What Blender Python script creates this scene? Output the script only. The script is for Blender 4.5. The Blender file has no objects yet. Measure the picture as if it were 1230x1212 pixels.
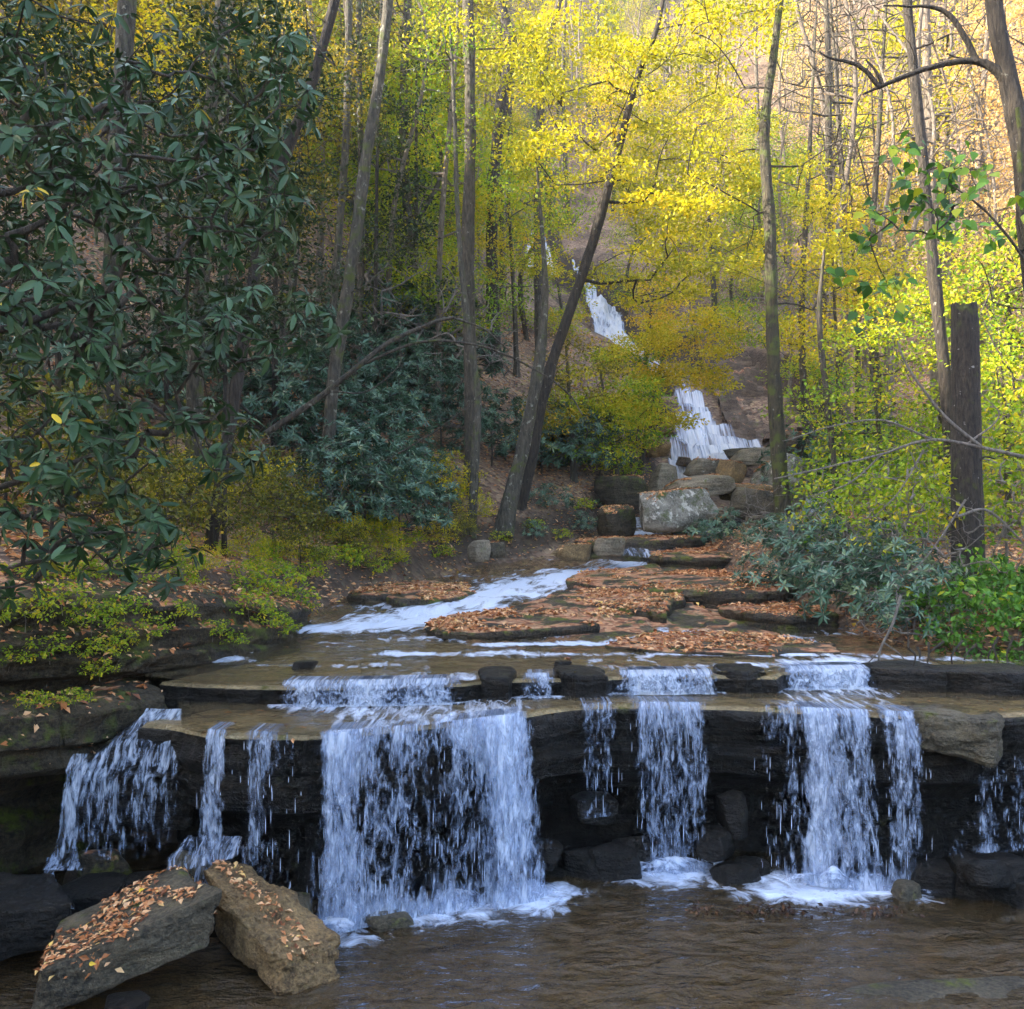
import bpy, math, random
import numpy as np
from mathutils import Vector, Matrix

rng = np.random.default_rng(11)
random.seed(11)
SC = bpy.context.scene
COL = SC.collection

# ------------------------------------------------------------------ camera
F, CAMZ, HOR = 1180.0, 3.0, 640.0          # focal length in photo pixels, eye height over the pool, horizon row
cam_d = bpy.data.cameras.new('camera')
cam = bpy.data.objects.new('camera', cam_d)
COL.objects.link(cam)
cam.location = (0, 0, CAMZ)
cam.rotation_euler = (math.radians(90), 0, 0)
cam_d.sensor_width = 36.0
cam_d.lens = 36.0 * F / 1230.0
cam_d.shift_y = (HOR - 606.0) / 1230.0
cam_d.clip_end = 2000
SC.camera = cam

# ------------------------------------------------------------------ light
SUN_EL, SUN_AZ = math.radians(25.7), math.radians(264)   # azimuth clockwise from +Y
world = bpy.data.worlds.new('World')
SC.world = world
world.use_nodes = True
wn = world.node_tree.nodes
wl = world.node_tree.links
bg = wn['Background']
sky = wn.new('ShaderNodeTexSky')
sky.sky_type = 'NISHITA'
sky.sun_disc = False
sky.sun_elevation = SUN_EL
sky.sun_rotation = SUN_AZ
sky.air_density = 1.0
sky.dust_density = 2.5
wl.new(sky.outputs[0], bg.inputs[0])
bg.inputs[1].default_value = 0.15
sun_d = bpy.data.lights.new('sun', 'SUN')
sun_d.energy = 4.0
sun_d.angle = math.radians(0.6)
sun_d.color = (1.0, 0.9, 0.74)
sun = bpy.data.objects.new('sun', sun_d)
COL.objects.link(sun)
sd = Vector((math.sin(SUN_AZ) * math.cos(SUN_EL), math.cos(SUN_AZ) * math.cos(SUN_EL), math.sin(SUN_EL)))
sun.rotation_euler = sd.to_track_quat('Z', 'Y').to_euler()
SC.view_settings.view_transform = 'Standard'
SC.view_settings.look = 'None'
SC.view_settings.exposure = 2.95
SC.view_settings.gamma = 1.0
SC.view_settings.use_curve_mapping = False
SC.render.engine = 'CYCLES'
cy = SC.cycles
cy.use_denoising = True
cy.max_bounces = 5
cy.diffuse_bounces = 2
cy.glossy_bounces = 3
cy.transmission_bounces = 3
cy.transparent_max_bounces = 12
cy.sample_clamp_indirect = 4.0
cy.use_adaptive_sampling = True
cy.adaptive_threshold = 0.025

# ------------------------------------------------------------------ small maths
def P(px, py, Y):
    return np.array([(px - 615.0) / F * Y, Y, CAMZ + (HOR - py) / F * Y])

def X(px, Y):
    return (px - 615.0) / F * Y

def _h(i, j, k):
    n = (i.astype(np.int64) * 374761393 + j.astype(np.int64) * 668265263 + k.astype(np.int64) * 2147483647) & 0xffffffff
    n = ((n ^ (n >> 13)) * 1274126177) & 0xffffffff
    n = ((n ^ (n >> 16)) * 2246822519) & 0xffffffff
    return ((n ^ (n >> 15)) & 0xffffff) / float(0xffffff)

def vnoise(p):
    p = np.asarray(p, float)
    i = np.floor(p).astype(np.int64)
    f = p - i
    f = f * f * (3 - 2 * f)
    r = 0
    for a in (0, 1):
        for b in (0, 1):
            for c in (0, 1):
                w = (f[:, 0] if a else 1 - f[:, 0]) * (f[:, 1] if b else 1 - f[:, 1]) * (f[:, 2] if c else 1 - f[:, 2])
                r = r + w * _h(i[:, 0] + a, i[:, 1] + b, i[:, 2] + c)
    return r * 2 - 1

def fbm(p, o=4, g=0.5):
    p = np.asarray(p, float)
    r = 0; a = 1.0; t = 0
    for k in range(o):
        r = r + a * vnoise(p * (2 ** k) + 17.3 * k)
        t += a; a *= g
    return r / t

def sstep(a, b, x):
    t = np.clip((x - a) / (b - a), 0, 1)
    return t * t * (3 - 2 * t)

def unit(v):
    v = np.asarray(v, float)
    return v / (np.linalg.norm(v, axis=-1, keepdims=True) + 1e-9)

# ------------------------------------------------------------------ objects
def link(o, parent=None):
    COL.objects.link(o)
    if parent is not None:
        o.parent = parent
    return o

def mk(name, V, Fc, mat, parent=None, smooth=False, attrs=None, mi=None, mats=None):
    V = np.ascontiguousarray(V, np.float32)
    me = bpy.data.meshes.new(name)
    if isinstance(Fc, np.ndarray):
        Fc = [Fc]
    Fc = [f for f in Fc if len(f)]
    me.vertices.add(len(V))
    me.vertices.foreach_set('co', V.ravel())
    tot = sum(f.size for f in Fc)
    npoly = sum(len(f) for f in Fc)
    me.loops.add(tot)
    me.polygons.add(npoly)
    me.loops.foreach_set('vertex_index', np.concatenate([f.ravel() for f in Fc]).astype(np.int32))
    sizes = np.concatenate([np.full(len(f), f.shape[1]) for f in Fc])
    st = np.concatenate([[0], np.cumsum(sizes)[:-1]]).astype(np.int32)
    me.polygons.foreach_set('loop_start', st)
    me.polygons.foreach_set('use_smooth', np.full(npoly, smooth, dtype=bool))
    for m in (mats or [mat]):
        me.materials.append(m)
    if mi is not None:
        me.polygons.foreach_set('material_index', np.asarray(mi, np.int32))
    if attrs:
        for k, a in attrs.items():
            a = np.asarray(a, np.float32)
            if a.ndim == 1:
                at = me.attributes.new(k, 'FLOAT', 'POINT'); at.data.foreach_set('value', a)
            else:
                at = me.attributes.new(k, 'FLOAT_VECTOR', 'POINT'); at.data.foreach_set('vector', np.ascontiguousarray(a).ravel())
    me.update(calc_edges=True)
    return link(bpy.data.objects.new(name, me), parent)

def tag(o, label=None, cat=None, group=None, kind=None):
    if label: o['label'] = label
    if cat: o['category'] = cat
    if group: o['group'] = group
    if kind: o['kind'] = kind
    return o

def thing(name, label, cat, loc=(0, 0, 0), group=None):
    o = bpy.data.objects.new(name, None)
    o.empty_display_size = 0.2
    COL.objects.link(o)
    o.location = [float(c) for c in loc]
    return tag(o, label, cat, group)

def dup(root, loc, rotz=0, scale=1.0, label=None, group=None, cat=None, tilt=(0, 0)):
    r = root.copy(); COL.objects.link(r)
    place(r, loc, rotz, scale, tilt)
    if label: r['label'] = label
    if group: r['group'] = group
    if cat: r['category'] = cat
    for ch in root.children:
        c = ch.copy(); COL.objects.link(c); c.parent = r
        for g in ch.children:
            d = g.copy(); COL.objects.link(d); d.parent = c
    return r

def place(r, loc, rotz=0, scale=1.0, tilt=(0, 0)):
    r.location = [float(c) for c in loc]
    r.rotation_euler = (tilt[0], tilt[1], rotz)
    s = scale if isinstance(scale, (tuple, list)) else (scale,) * 3
    r.scale = s

# ------------------------------------------------------------------ materials
class NT:
    def __init__(s, name):
        s.m = bpy.data.materials.new(name); s.m.use_nodes = True
        s.n = s.m.node_tree.nodes; s.l = s.m.node_tree.links
        s.n.clear()
        s.out = s.n.new('ShaderNodeOutputMaterial')
    def add(s, t, **kw):
        nd = s.n.new('ShaderNode' + t)
        for k, v in kw.items():
            if k in nd.inputs: s.set(nd.inputs[k], v)
            else: setattr(nd, k, v)
        return nd
    def set(s, inp, v):
        if hasattr(v, 'is_output') or isinstance(v, bpy.types.NodeSocket): s.l.new(v, inp)
        elif isinstance(v, tuple) and len(v) == 3 and inp.type == 'RGBA': inp.default_value = (*v, 1)
        else: inp.default_value = v
    def coord(s, scale=(1, 1, 1), kind='Object'):
        tc = s.add('TexCoord'); mp = s.add('Mapping')
        s.l.new(tc.outputs[kind], mp.inputs[0]); mp.inputs['Scale'].default_value = scale
        return mp.outputs[0]
    def noise(s, vec, scale, detail=4, rough=0.55, dist=0.0):
        nd = s.add('TexNoise'); s.l.new(vec, nd.inputs['Vector'])
        nd.inputs['Scale'].default_value = scale; nd.inputs['Detail'].default_value = detail
        nd.inputs['Roughness'].default_value = rough; nd.inputs['Distortion'].default_value = dist
        return nd.outputs[0]
    def ramp(s, fac, stops, interp='LINEAR'):
        nd = s.add('ValToRGB'); s.l.new(fac, nd.inputs[0])
        cr = nd.color_ramp; cr.interpolation = interp
        while len(cr.elements) < len(stops): cr.elements.new(0.5)
        for e, (p, c) in zip(cr.elements, stops):
            e.position = p; e.color = (*c, 1) if len(c) == 3 else c
        return nd.outputs[0]
    def mapr(s, v, a, b, c=0.0, d=1.0):
        nd = s.add('MapRange'); s.l.new(v, nd.inputs[0])
        for i, q in zip((1, 2, 3, 4), (a, b, c, d)): nd.inputs[i].default_value = q
        return nd.outputs[0]
    def math(s, op, a, b=0.0):
        nd = s.add('Math', operation=op); s.set(nd.inputs[0], a); s.set(nd.inputs[1], b)
        return nd.outputs[0]
    def mix(s, fac, a, b):
        nd = s.add('Mix', data_type='RGBA'); s.set(nd.inputs[0], fac); s.set(nd.inputs[6], a); s.set(nd.inputs[7], b)
        return nd.outputs[2]
    def bump(s, h, strength=0.5, dist=0.05):
        nd = s.add('Bump'); s.l.new(h, nd.inputs['Height'])
        nd.inputs['Strength'].default_value = strength; nd.inputs['Distance'].default_value = dist
        return nd.outputs[0]
    def upness(s):
        g = s.add('NewGeometry'); sp = s.add('SeparateXYZ'); s.l.new(g.outputs['Normal'], sp.inputs[0])
        return sp.outputs[2]
    def done(s, sh):
        s.l.new(sh, s.out.inputs[0]); return s.m

def leafmat(name, stops, rough=0.5, transl=0.35, spec=0.3):
    t = NT(name)
    a = t.add('Attribute', attribute_name='v')
    oi = t.add('ObjectInfo')
    v = t.math('ADD', a.outputs['Fac'], t.math('MULTIPLY', t.math('SUBTRACT', oi.outputs['Random'], 0.5), 0.22))
    c = t.ramp(v, stops)
    b = t.add('BsdfPrincipled', Roughness=rough); t.l.new(c, b.inputs['Base Color'])
    b.inputs['Specular IOR Level'].default_value = spec
    tr = t.add('BsdfTranslucent'); t.l.new(c, tr.inputs[0])
    mx = t.add('MixShader'); mx.inputs[0].default_value = transl
    t.l.new(b.outputs[0], mx.inputs[1]); t.l.new(tr.outputs[0], mx.inputs[2])
    return t.done(mx.outputs[0])

def barkmat(name, c0, c1, lichen=None, lam=0.0, moss=0.0, scale=1.0, mossc=(0.07, 0.085, 0.012)):
    t = NT(name)
    v = t.coord((1, 1, 0.22))
    n = t.noise(v, 22 * scale, 6, 0.7)
    col = t.ramp(n, [(0.36, c0), (0.64, c1)])
    v2 = t.coord((1, 1, 1))
    if lichen:
        n2 = t.noise(v2, 9 * scale, 4, 0.6)
        col = t.mix(t.mapr(n2, 0.62 - lam, 0.7 - lam), col, lichen)
    if moss:
        n3 = t.noise(v2, 4, 3, 0.6)
        col = t.mix(t.mapr(n3, 0.62 - moss, 0.74 - moss), col, mossc)
    b = t.add('BsdfPrincipled', Roughness=0.85); t.l.new(col, b.inputs['Base Color'])
    t.l.new(t.bump(n, 1.0, 0.1), b.inputs['Normal'])
    return t.done(b.outputs[0])

def rockmat(name, c0, c1, c2, rough=(0.25, 0.6), moss=0.0, mossc=(0.06, 0.075, 0.012), strata=6.0, litter=0.0, bs=0.9, scale=1.0, lichen=0.0, lichc=(0.5, 0.48, 0.42)):
    t = NT(name)
    v = t.coord((1, 1, 1))
    vs = t.coord((1, 1, strata))
    n1 = t.noise(v, 2.3 * scale, 6, 0.62)
    n2 = t.noise(vs, 1.6 * scale, 5, 0.6, 0.3)
    n3 = t.noise(v, 30 * scale, 4, 0.7)
    col = t.ramp(n2, [(0.36, c0), (0.52, c1), (0.66, c2)])
    col = t.mix(t.mapr(n1, 0.44, 0.6, 0, 0.7), col, c0)
    col = t.mix(t.mapr(n3, 0.4, 0.66, 0, 0.6), col, c2)
    n4 = t.noise(v, 75 * scale, 3, 0.7)
    col = t.mix(t.mapr(n4, 0.5, 0.68, 0, 0.6), col, c0)
    if lichen:
        nl = t.noise(v, 5.5 * scale, 5, 0.65)
        col = t.mix(t.mapr(nl, 0.66 - lichen, 0.72 - lichen), col, lichc)
    up = t.upness()
    if moss:
        nm = t.noise(v, 3.5, 5, 0.7)
        f = t.math('MULTIPLY', t.mapr(nm, 0.68 - moss, 0.78 - moss), t.mapr(up, -0.25, 0.5))
        col = t.mix(f, col, t.mix(n3, mossc, (mossc[0] * 2.0, mossc[1] * 2.1, mossc[2])))
    if litter:
        vo = t.add('TexVoronoi'); t.l.new(v, vo.inputs['Vector']); vo.inputs['Scale'].default_value = 15
        lc = t.ramp(vo.outputs['Color'], [(0.1, (0.16, 0.06, 0.03)), (0.4, (0.38, 0.15, 0.07)), (0.65, (0.5, 0.25, 0.13)), (0.9, (0.58, 0.36, 0.2))])
        nm = t.noise(v, 2.0, 4, 0.6)
        f = t.math('MULTIPLY', t.mapr(nm, 0.7 - litter, 0.74 - litter), t.mapr(up, 0.6, 0.85))
        col = t.mix(f, col, lc)
    b = t.add('BsdfPrincipled'); t.l.new(col, b.inputs['Base Color'])
    b.inputs['Specular IOR Level'].default_value = 0.3
    t.l.new(t.mapr(n1, 0.3, 0.7, rough[0], rough[1]), b.inputs['Roughness'])
    h = t.math('ADD', t.math('MULTIPLY', n2, 1.2), t.math('MULTIPLY', n3, 0.35))
    h = t.math('ADD', h, n1)
    t.l.new(t.bump(t.math('ADD', h, t.math('MULTIPLY', t.noise(v, 11 * scale, 6, 0.7), 0.7)), bs, 0.11), b.inputs['Normal'])
    return t.done(b.outputs[0])

def littermat(name):
    t = NT(name)
    v = t.coord((1, 1, 1))
    vo = t.add('TexVoronoi'); t.l.new(v, vo.inputs['Vector']); vo.inputs['Scale'].default_value = 11
    lc = t.ramp(vo.outputs['Color'], [(0.05, (0.06, 0.035, 0.022)), (0.35, (0.17, 0.095, 0.058)), (0.6, (0.27, 0.165, 0.1)), (0.8, (0.33, 0.22, 0.13)), (0.97, (0.36, 0.27, 0.1))])
    n = t.noise(v, 0.55, 5, 0.6)
    col = t.mix(t.mapr(n, 0.48, 0.66, 0, 0.75), lc, (0.03, 0.019, 0.011))
    n2 = t.noise(v, 0.9, 4, 0.6)
    col = t.mix(t.mapr(n2, 0.6, 0.72, 0, 0.55), col, (0.055, 0.06, 0.015))
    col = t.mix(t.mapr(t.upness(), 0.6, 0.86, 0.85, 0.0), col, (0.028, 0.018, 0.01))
    b = t.add('BsdfPrincipled', Roughness=0.9); t.l.new(col, b.inputs['Base Color'])
    t.l.new(t.bump(vo.outputs['Distance'], 0.7, 0.05), b.inputs['Normal'])
    return t.done(b.outputs[0])

def fallmat(name, tint=(0.8, 0.86, 0.96), sx=10.0, sy=2.6):
    t = NT(name)
    a = t.add('Attribute', attribute_name='flow')
    d = t.add('Attribute', attribute_name='dens')
    mp = t.add('Mapping'); t.l.new(a.outputs['Vector'], mp.inputs[0]); mp.inputs['Scale'].default_value = (sx, sy, 1)
    n1 = t.noise(mp.outputs[0], 1.0, 5, 0.62, 1.3)
    mp2 = t.add('Mapping'); t.l.new(a.outputs['Vector'], mp2.inputs[0]); mp2.inputs['Scale'].default_value = (sx * 3.2, sy * 1.5, 1)
    n2 = t.noise(mp2.outputs[0], 1.0, 4, 0.6, 1.0)
    s = t.math('ADD', t.math('MULTIPLY', n1, 0.58), t.math('MULTIPLY', n2, 0.42))
    s = t.math('ADD', t.math('MULTIPLY', t.math('SUBTRACT', s, 0.5), 2.1), 0.5)
    s = t.math('ADD', s, t.math('SUBTRACT', d.outputs['Fac'], 0.5))
    al = t.mapr(s, 0.42, 0.8, 0.0, 0.95)
    wc = t.ramp(s, [(0.45, (tint[0] * 0.42, tint[1] * 0.5, tint[2] * 0.68)), (0.72, (tint[0] * 0.8, tint[1] * 0.85, tint[2] * 0.95)), (0.95, tint)])
    b = t.add('BsdfPrincipled', Roughness=0.18)
    t.l.new(wc, b.inputs['Base Color'])
    b.inputs['Specular IOR Level'].default_value = 0.6
    t.l.new(t.bump(s, 1.0, 0.06), b.inputs['Normal'])
    tl = t.add('BsdfTranslucent'); t.l.new(wc, tl.inputs[0])
    m0 = t.add('MixShader'); m0.inputs[0].default_value = 0.3
    t.l.new(b.outputs[0], m0.inputs[1]); t.l.new(tl.outputs[0], m0.inputs[2])
    tr = t.add('BsdfTransparent')
    mx = t.add('MixShader'); t.l.new(al, mx.inputs[0]); t.l.new(tr.outputs[0], mx.inputs[1]); t.l.new(m0.outputs[0], mx.inputs[2])
    return t.done(mx.outputs[0])

def watermat(name, tint, absorb, bump=0.5, sc=(1, 1, 1), foamsc=(6, 1.2), fres=1.2):
    """clear shallow water: mirror by fresnel over a tinted see-through body; white aerated streaks where 'foam' says so"""
    t = NT(name)
    v = t.coord(sc)
    n = t.noise(v, 3.2, 4, 0.55, 0.6)
    n2 = t.noise(v, 11, 3, 0.55, 0.3)
    h = t.math('ADD', n, t.math('MULTIPLY', n2, 0.16))
    nb = t.bump(h, bump, 0.12)
    fr = t.add('Fresnel'); fr.inputs[0].default_value = 1.33; t.l.new(nb, fr.inputs['Normal'])
    gl = t.add('BsdfGlossy'); gl.inputs['Roughness'].default_value = 0.06; t.l.new(nb, gl.inputs['Normal'])
    tr = t.add('BsdfTransparent'); tr.inputs[0].default_value = (*tint, 1)
    df = t.add('BsdfDiffuse'); df.inputs[0].default_value = (*absorb, 1)
    m0 = t.add('MixShader'); m0.inputs[0].default_value = 0.2
    t.l.new(tr.outputs[0], m0.inputs[1]); t.l.new(df.outputs[0], m0.inputs[2])
    m1 = t.add('MixShader'); t.l.new(t.math('MULTIPLY', fr.outputs[0], fres), m1.inputs[0]); t.l.new(m0.outputs[0], m1.inputs[1]); t.l.new(gl.outputs[0], m1.inputs[2])
    a = t.add('Attribute', attribute_name='flow')
    f = t.add('Attribute', attribute_name='foam')
    mp = t.add('Mapping'); t.l.new(a.outputs['Vector'], mp.inputs[0]); mp.inputs['Scale'].default_value = (foamsc[0], foamsc[1], 1)
    fn = t.noise(mp.outputs[0], 1.0, 5, 0.65, 0.9)
    s = t.math('ADD', fn, t.math('SUBTRACT', f.outputs['Fac'], 0.5))
    al = t.mapr(s, 0.5, 0.72, 0, 0.92)
    b = t.add('BsdfPrincipled', Roughness=0.3); b.inputs['Base Color'].default_value = (0.68, 0.75, 0.9, 1)
    t.l.new(t.bump(fn, 1.0, 0.08), b.inputs['Normal'])
    m2 = t.add('MixShader'); t.l.new(al, m2.inputs[0]); t.l.new(m1.outputs[0], m2.inputs[1]); t.l.new(b.outputs[0], m2.inputs[2])
    return t.done(m2.outputs[0])

M = {}
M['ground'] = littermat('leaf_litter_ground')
M['litter'] = leafmat('fallen_leaves', [(0.0, (0.2, 0.07, 0.03)), (0.25, (0.5, 0.19, 0.065)), (0.5, (0.68, 0.34, 0.15)), (0.78, (0.78, 0.5, 0.27)), (1.0, (0.76, 0.5, 0.04))], 0.55, 0.15)
M['yellow'] = leafmat('yellow_leaves', [(0.0, (0.2, 0.21, 0.012)), (0.35, (0.40, 0.38, 0.012)), (0.7, (0.62, 0.5, 0.014)), (1.0, (0.76, 0.47, 0.02))], 0.5, 0.4)
M['lime'] = leafmat('yellow_green_leaves', [(0.0, (0.07, 0.16, 0.01)), (0.4, (0.2, 0.32, 0.014)), (0.75, (0.42, 0.45, 0.015)), (1.0, (0.64, 0.48, 0.02))], 0.5, 0.4)
M['green'] = leafmat('green_leaves', [(0.0, (0.03, 0.08, 0.012)), (0.5, (0.08, 0.2, 0.02)), (0.85, (0.17, 0.33, 0.03)), (1.0, (0.4, 0.42, 0.02))], 0.4, 0.35)
M['orange'] = leafmat('orange_leaves', [(0.0, (0.42, 0.23, 0.07)), (0.4, (0.6, 0.36, 0.1)), (0.75, (0.68, 0.46, 0.16)), (1.0, (0.7, 0.52, 0.24))], 0.55, 0.35)
M['olive'] = leafmat('olive_leaves', [(0.0, (0.06, 0.075, 0.01)), (0.5, (0.16, 0.15, 0.015)), (0.85, (0.32, 0.25, 0.015)), (1.0, (0.5, 0.32, 0.02))], 0.5, 0.35)
M['rhodo'] = leafmat('rhododendron_leaves', [(0.0, (0.014, 0.034, 0.008)), (0.5, (0.034, 0.078, 0.026)), (0.9, (0.075, 0.14, 0.06)), (0.965, (0.13, 0.18, 0.03)), (1.0, (0.6, 0.42, 0.02))], 0.42, 0.16, 0.35)
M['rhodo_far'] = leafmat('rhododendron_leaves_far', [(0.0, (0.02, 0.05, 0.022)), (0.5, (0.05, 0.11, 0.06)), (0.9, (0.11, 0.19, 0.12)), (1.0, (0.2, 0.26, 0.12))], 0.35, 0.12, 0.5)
M['sodden'] = leafmat('sodden_leaves', [(0.0, (0.02, 0.011, 0.007)), (0.2, (0.07, 0.032, 0.016)), (0.3, (0.17, 0.08, 0.035)), (1.0, (0.3, 0.15, 0.06))], 0.4, 0.05)
M['evergreen'] = leafmat('evergreen_leaves', [(0.0, (0.012, 0.024, 0.008)), (0.5, (0.03, 0.055, 0.016)), (0.85, (0.07, 0.09, 0.02)), (1.0, (0.2, 0.17, 0.02))], 0.45, 0.2)
M['bark_dark'] = barkmat('bark_dark', (0.01, 0.007, 0.005), (0.06, 0.045, 0.03), (0.26, 0.25, 0.2), -0.03)
M['bark_grey'] = barkmat('bark_grey', (0.018, 0.014, 0.009), (0.11, 0.088, 0.06), (0.26, 0.24, 0.19), -0.01, 0.03)
M['bark_pale'] = barkmat('bark_pale', (0.022, 0.018, 0.011), (0.11, 0.094, 0.066), (0.26, 0.25, 0.19), 0.02, 0.06)
M['bark_moss'] = barkmat('bark_mossy', (0.014, 0.011, 0.006), (0.075, 0.06, 0.032), (0.3, 0.3, 0.24), -0.03, 0.12)
M['bark_snag'] = barkmat('bark_snag', (0.01, 0.008, 0.006), (0.065, 0.05, 0.036), (0.42, 0.4, 0.36), -0.045, 0.02, 1.6)
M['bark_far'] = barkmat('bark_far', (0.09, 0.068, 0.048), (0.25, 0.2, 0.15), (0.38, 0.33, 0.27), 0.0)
M['twig'] = barkmat('grey_twig', (0.12, 0.1, 0.085), (0.3, 0.26, 0.22))
M['twig_dark'] = barkmat('dark_twig', (0.03, 0.024, 0.018), (0.09, 0.07, 0.05))
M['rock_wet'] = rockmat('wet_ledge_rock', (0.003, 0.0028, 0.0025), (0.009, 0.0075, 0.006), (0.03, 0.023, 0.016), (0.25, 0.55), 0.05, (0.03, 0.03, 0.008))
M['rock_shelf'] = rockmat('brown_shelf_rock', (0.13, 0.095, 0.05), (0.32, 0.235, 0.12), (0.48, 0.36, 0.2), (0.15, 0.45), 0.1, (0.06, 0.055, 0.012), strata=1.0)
M['rock_bank'] = rockmat('mossy_bank_rock', (0.01, 0.008, 0.005), (0.04, 0.03, 0.018), (0.12, 0.09, 0.05), (0.5, 0.85), 0.17, (0.05, 0.062, 0.01), litter=0.12)
M['rock_slab'] = rockmat('leafy_slab_rock', (0.008, 0.007, 0.006), (0.035, 0.028, 0.02), (0.14, 0.1, 0.06), (0.35, 0.7), 0.17, (0.07, 0.075, 0.012), litter=0.22)
M['rock_tan'] = rockmat('tan_boulder_rock', (0.1, 0.085, 0.06), (0.24, 0.19, 0.13), (0.4, 0.32, 0.22), (0.6, 0.9), 0.12, (0.06, 0.07, 0.012), lichen=0.02)
M['rock_grey'] = rockmat('grey_green_boulder_rock', (0.024, 0.02, 0.014), (0.085, 0.07, 0.046), (0.2, 0.16, 0.1), (0.45, 0.8), 0.1, (0.07, 0.075, 0.012), strata=3)
M['rock_gold'] = rockmat('golden_boulder_rock', (0.055, 0.034, 0.018), (0.2, 0.125, 0.055), (0.46, 0.3, 0.13), (0.5, 0.8), 0.03, strata=2)
M['rock_pale'] = rockmat('pale_lichen_rock', (0.06, 0.055, 0.04), (0.26, 0.235, 0.19), (0.45, 0.41, 0.34), (0.6, 0.9), 0.16, (0.05, 0.06, 0.012), strata=2, lichen=0.1, lichc=(0.58, 0.54, 0.47))
M['rock_face'] = rockmat('purple_brown_rock', (0.04, 0.026, 0.018), (0.13, 0.085, 0.055), (0.26, 0.18, 0.12), (0.5, 0.8), 0.08, strata=5, litter=0.12)
M['fall'] = fallmat('falling_water')
M['cascade'] = fallmat('cascade_water', (0.9, 0.9, 0.93), 3.6, 1.1)
M['pool'] = watermat('pool_water', (0.78, 0.64, 0.44), (0.2, 0.135, 0.065), 0.75, (1, 1.9, 1), (3.5, 3.5))
M['stream'] = watermat('stream_water', (0.95, 0.9, 0.78), (0.28, 0.21, 0.12), 0.45, (1, 0.8, 1), (5.0, 1.6), 0.85)
t = NT('white_water'); b = t.add('BsdfPrincipled', Roughness=0.35); b.inputs['Base Color'].default_value = (0.62, 0.7, 0.88, 1)
M['white_water'] = t.done(b.outputs[0])

# ------------------------------------------------------------------ ground
_ZB = np.array([[-60, 0.0], [-6, 1.2], [0, 1.35], [3.5, 0.1], [5, -0.35], [8.6, -0.45], [9.6, -0.4], [10.6, 1.1], [11.4, 1.5], [13, 1.6], [16, 1.8], [20, 2.15], [22, 2.75], [25, 3.1], [27, 3.6], [31, 4.9], [33, 5.7], [36, 7.8], [40, 9.2], [50, 12.4], [55, 16.2], [58, 17.6], [62, 19.8], [64, 21.4], [80, 34], [130, 78], [170, 108], [230, 130], [300, 135]])
_XL = np.array([[-60, -4], [5, -4.6], [7.3, -5.2], [8.3, -5.0], [9.5, -4.2], [11.2, -3.6], [12, -3.3], [13, -3.05], [14, -2.8], [16, -2.5], [18, -1.5], [20, -0.6], [22, 1.5], [25, 3.2], [28, 4.1], [32, 4.7], [36, 5.6], [50, 3.8], [58, 1.0], [80, 0], [300, 0]])
_XR = np.array([[-60, 5], [5, 5.2], [8.6, 5.6], [10, 5.5], [11, 4.6], [13, 4.3], [16, 3.9], [20, 3.7], [22, 4.6], [25, 7.8], [28, 9.2], [32, 10.2], [36, 10.2], [40, 8.5], [50, 5.6], [58, 2.4], [80, 2], [300, 2]])
_BL = np.array([[-60, 2.5], [0, 2.2], [5, 1.2], [7, 2.0], [8, 2.35], [9.5, 2.5], [12, 2.35], [14, 2.1], [16, 2.3], [18, 2.35], [20, 2.65], [22, 3.1], [25, 3.8], [28, 5.0], [36, 9.0], [50, 13.4], [58, 18.6], [64, 22.2], [80, 35.8], [130, 79], [300, 136]])
_BR = np.array([[-60, 1.5], [0, 1.2], [5, 0.4], [8.6, 1.3], [10, 1.75], [12, 2.0], [14, 2.15], [16, 2.3], [20, 2.85], [22, 3.15], [25, 3.5], [28, 4.9], [36, 9.3], [50, 13.6], [58, 19.0], [64, 22.5], [80, 35.8], [130, 79], [300, 136]])

def ip(T, y):
    return np.interp(y, T[:, 0], T[:, 1])

def slopeL(d):
    return np.where(d < 6, 0.40 * d, 2.4 + 0.62 * (d - 6))

def slopeR(d):
    return np.where(d < 5, 0.10 * d, np.where(d < 22, 0.5 + 0.24 * (d - 5), 4.58 + 0.3 * (d - 22)))

RIDGE = 58.0
def G(x, y):
    x = np.atleast_1d(np.asarray(x, float)); y = np.atleast_1d(np.asarray(y, float))
    x, y = np.broadcast_arrays(x, y)
    zb = ip(_ZB, y)
    dl = ip(_XL, y) - x
    dr = x - ip(_XR, y)
    wl_ = np.where(y < 11.5, 0.35, 0.9)
    sl = slopeL(np.maximum(dl, 0))
    sl = np.where(sl > RIDGE - 12, RIDGE - 12 + 12 * np.tanh((sl - RIDGE + 12) / 12.0), sl)
    zl = ip(_BL, y) + sl
    zr = ip(_BR, y) + slopeR(np.maximum(dr, 0))
    z = zb + (zl - zb) * sstep(-0.1, 1, dl / wl_) * (dl > -0.2 * wl_)
    z = np.where(dr > -0.2, zb + (zr - zb) * sstep(-0.1, 1, dr / 0.8), z)
    bank = sstep(-0.3, 2.0, np.maximum(dl, dr))
    p = np.stack([x, y, 0 * x], 1)
    amp = (0.16 + np.clip(y - 20, 0, 80) * 0.02) * bank
    z = z + amp * fbm(p * 0.45, 4) + 0.05 * bank * fbm(p * 2.1 + 9, 3) + bank * np.clip((y - 30) / 60, 0, 1) * 4.0 * fbm(p * 0.04 + 5, 3)
    return z

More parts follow.
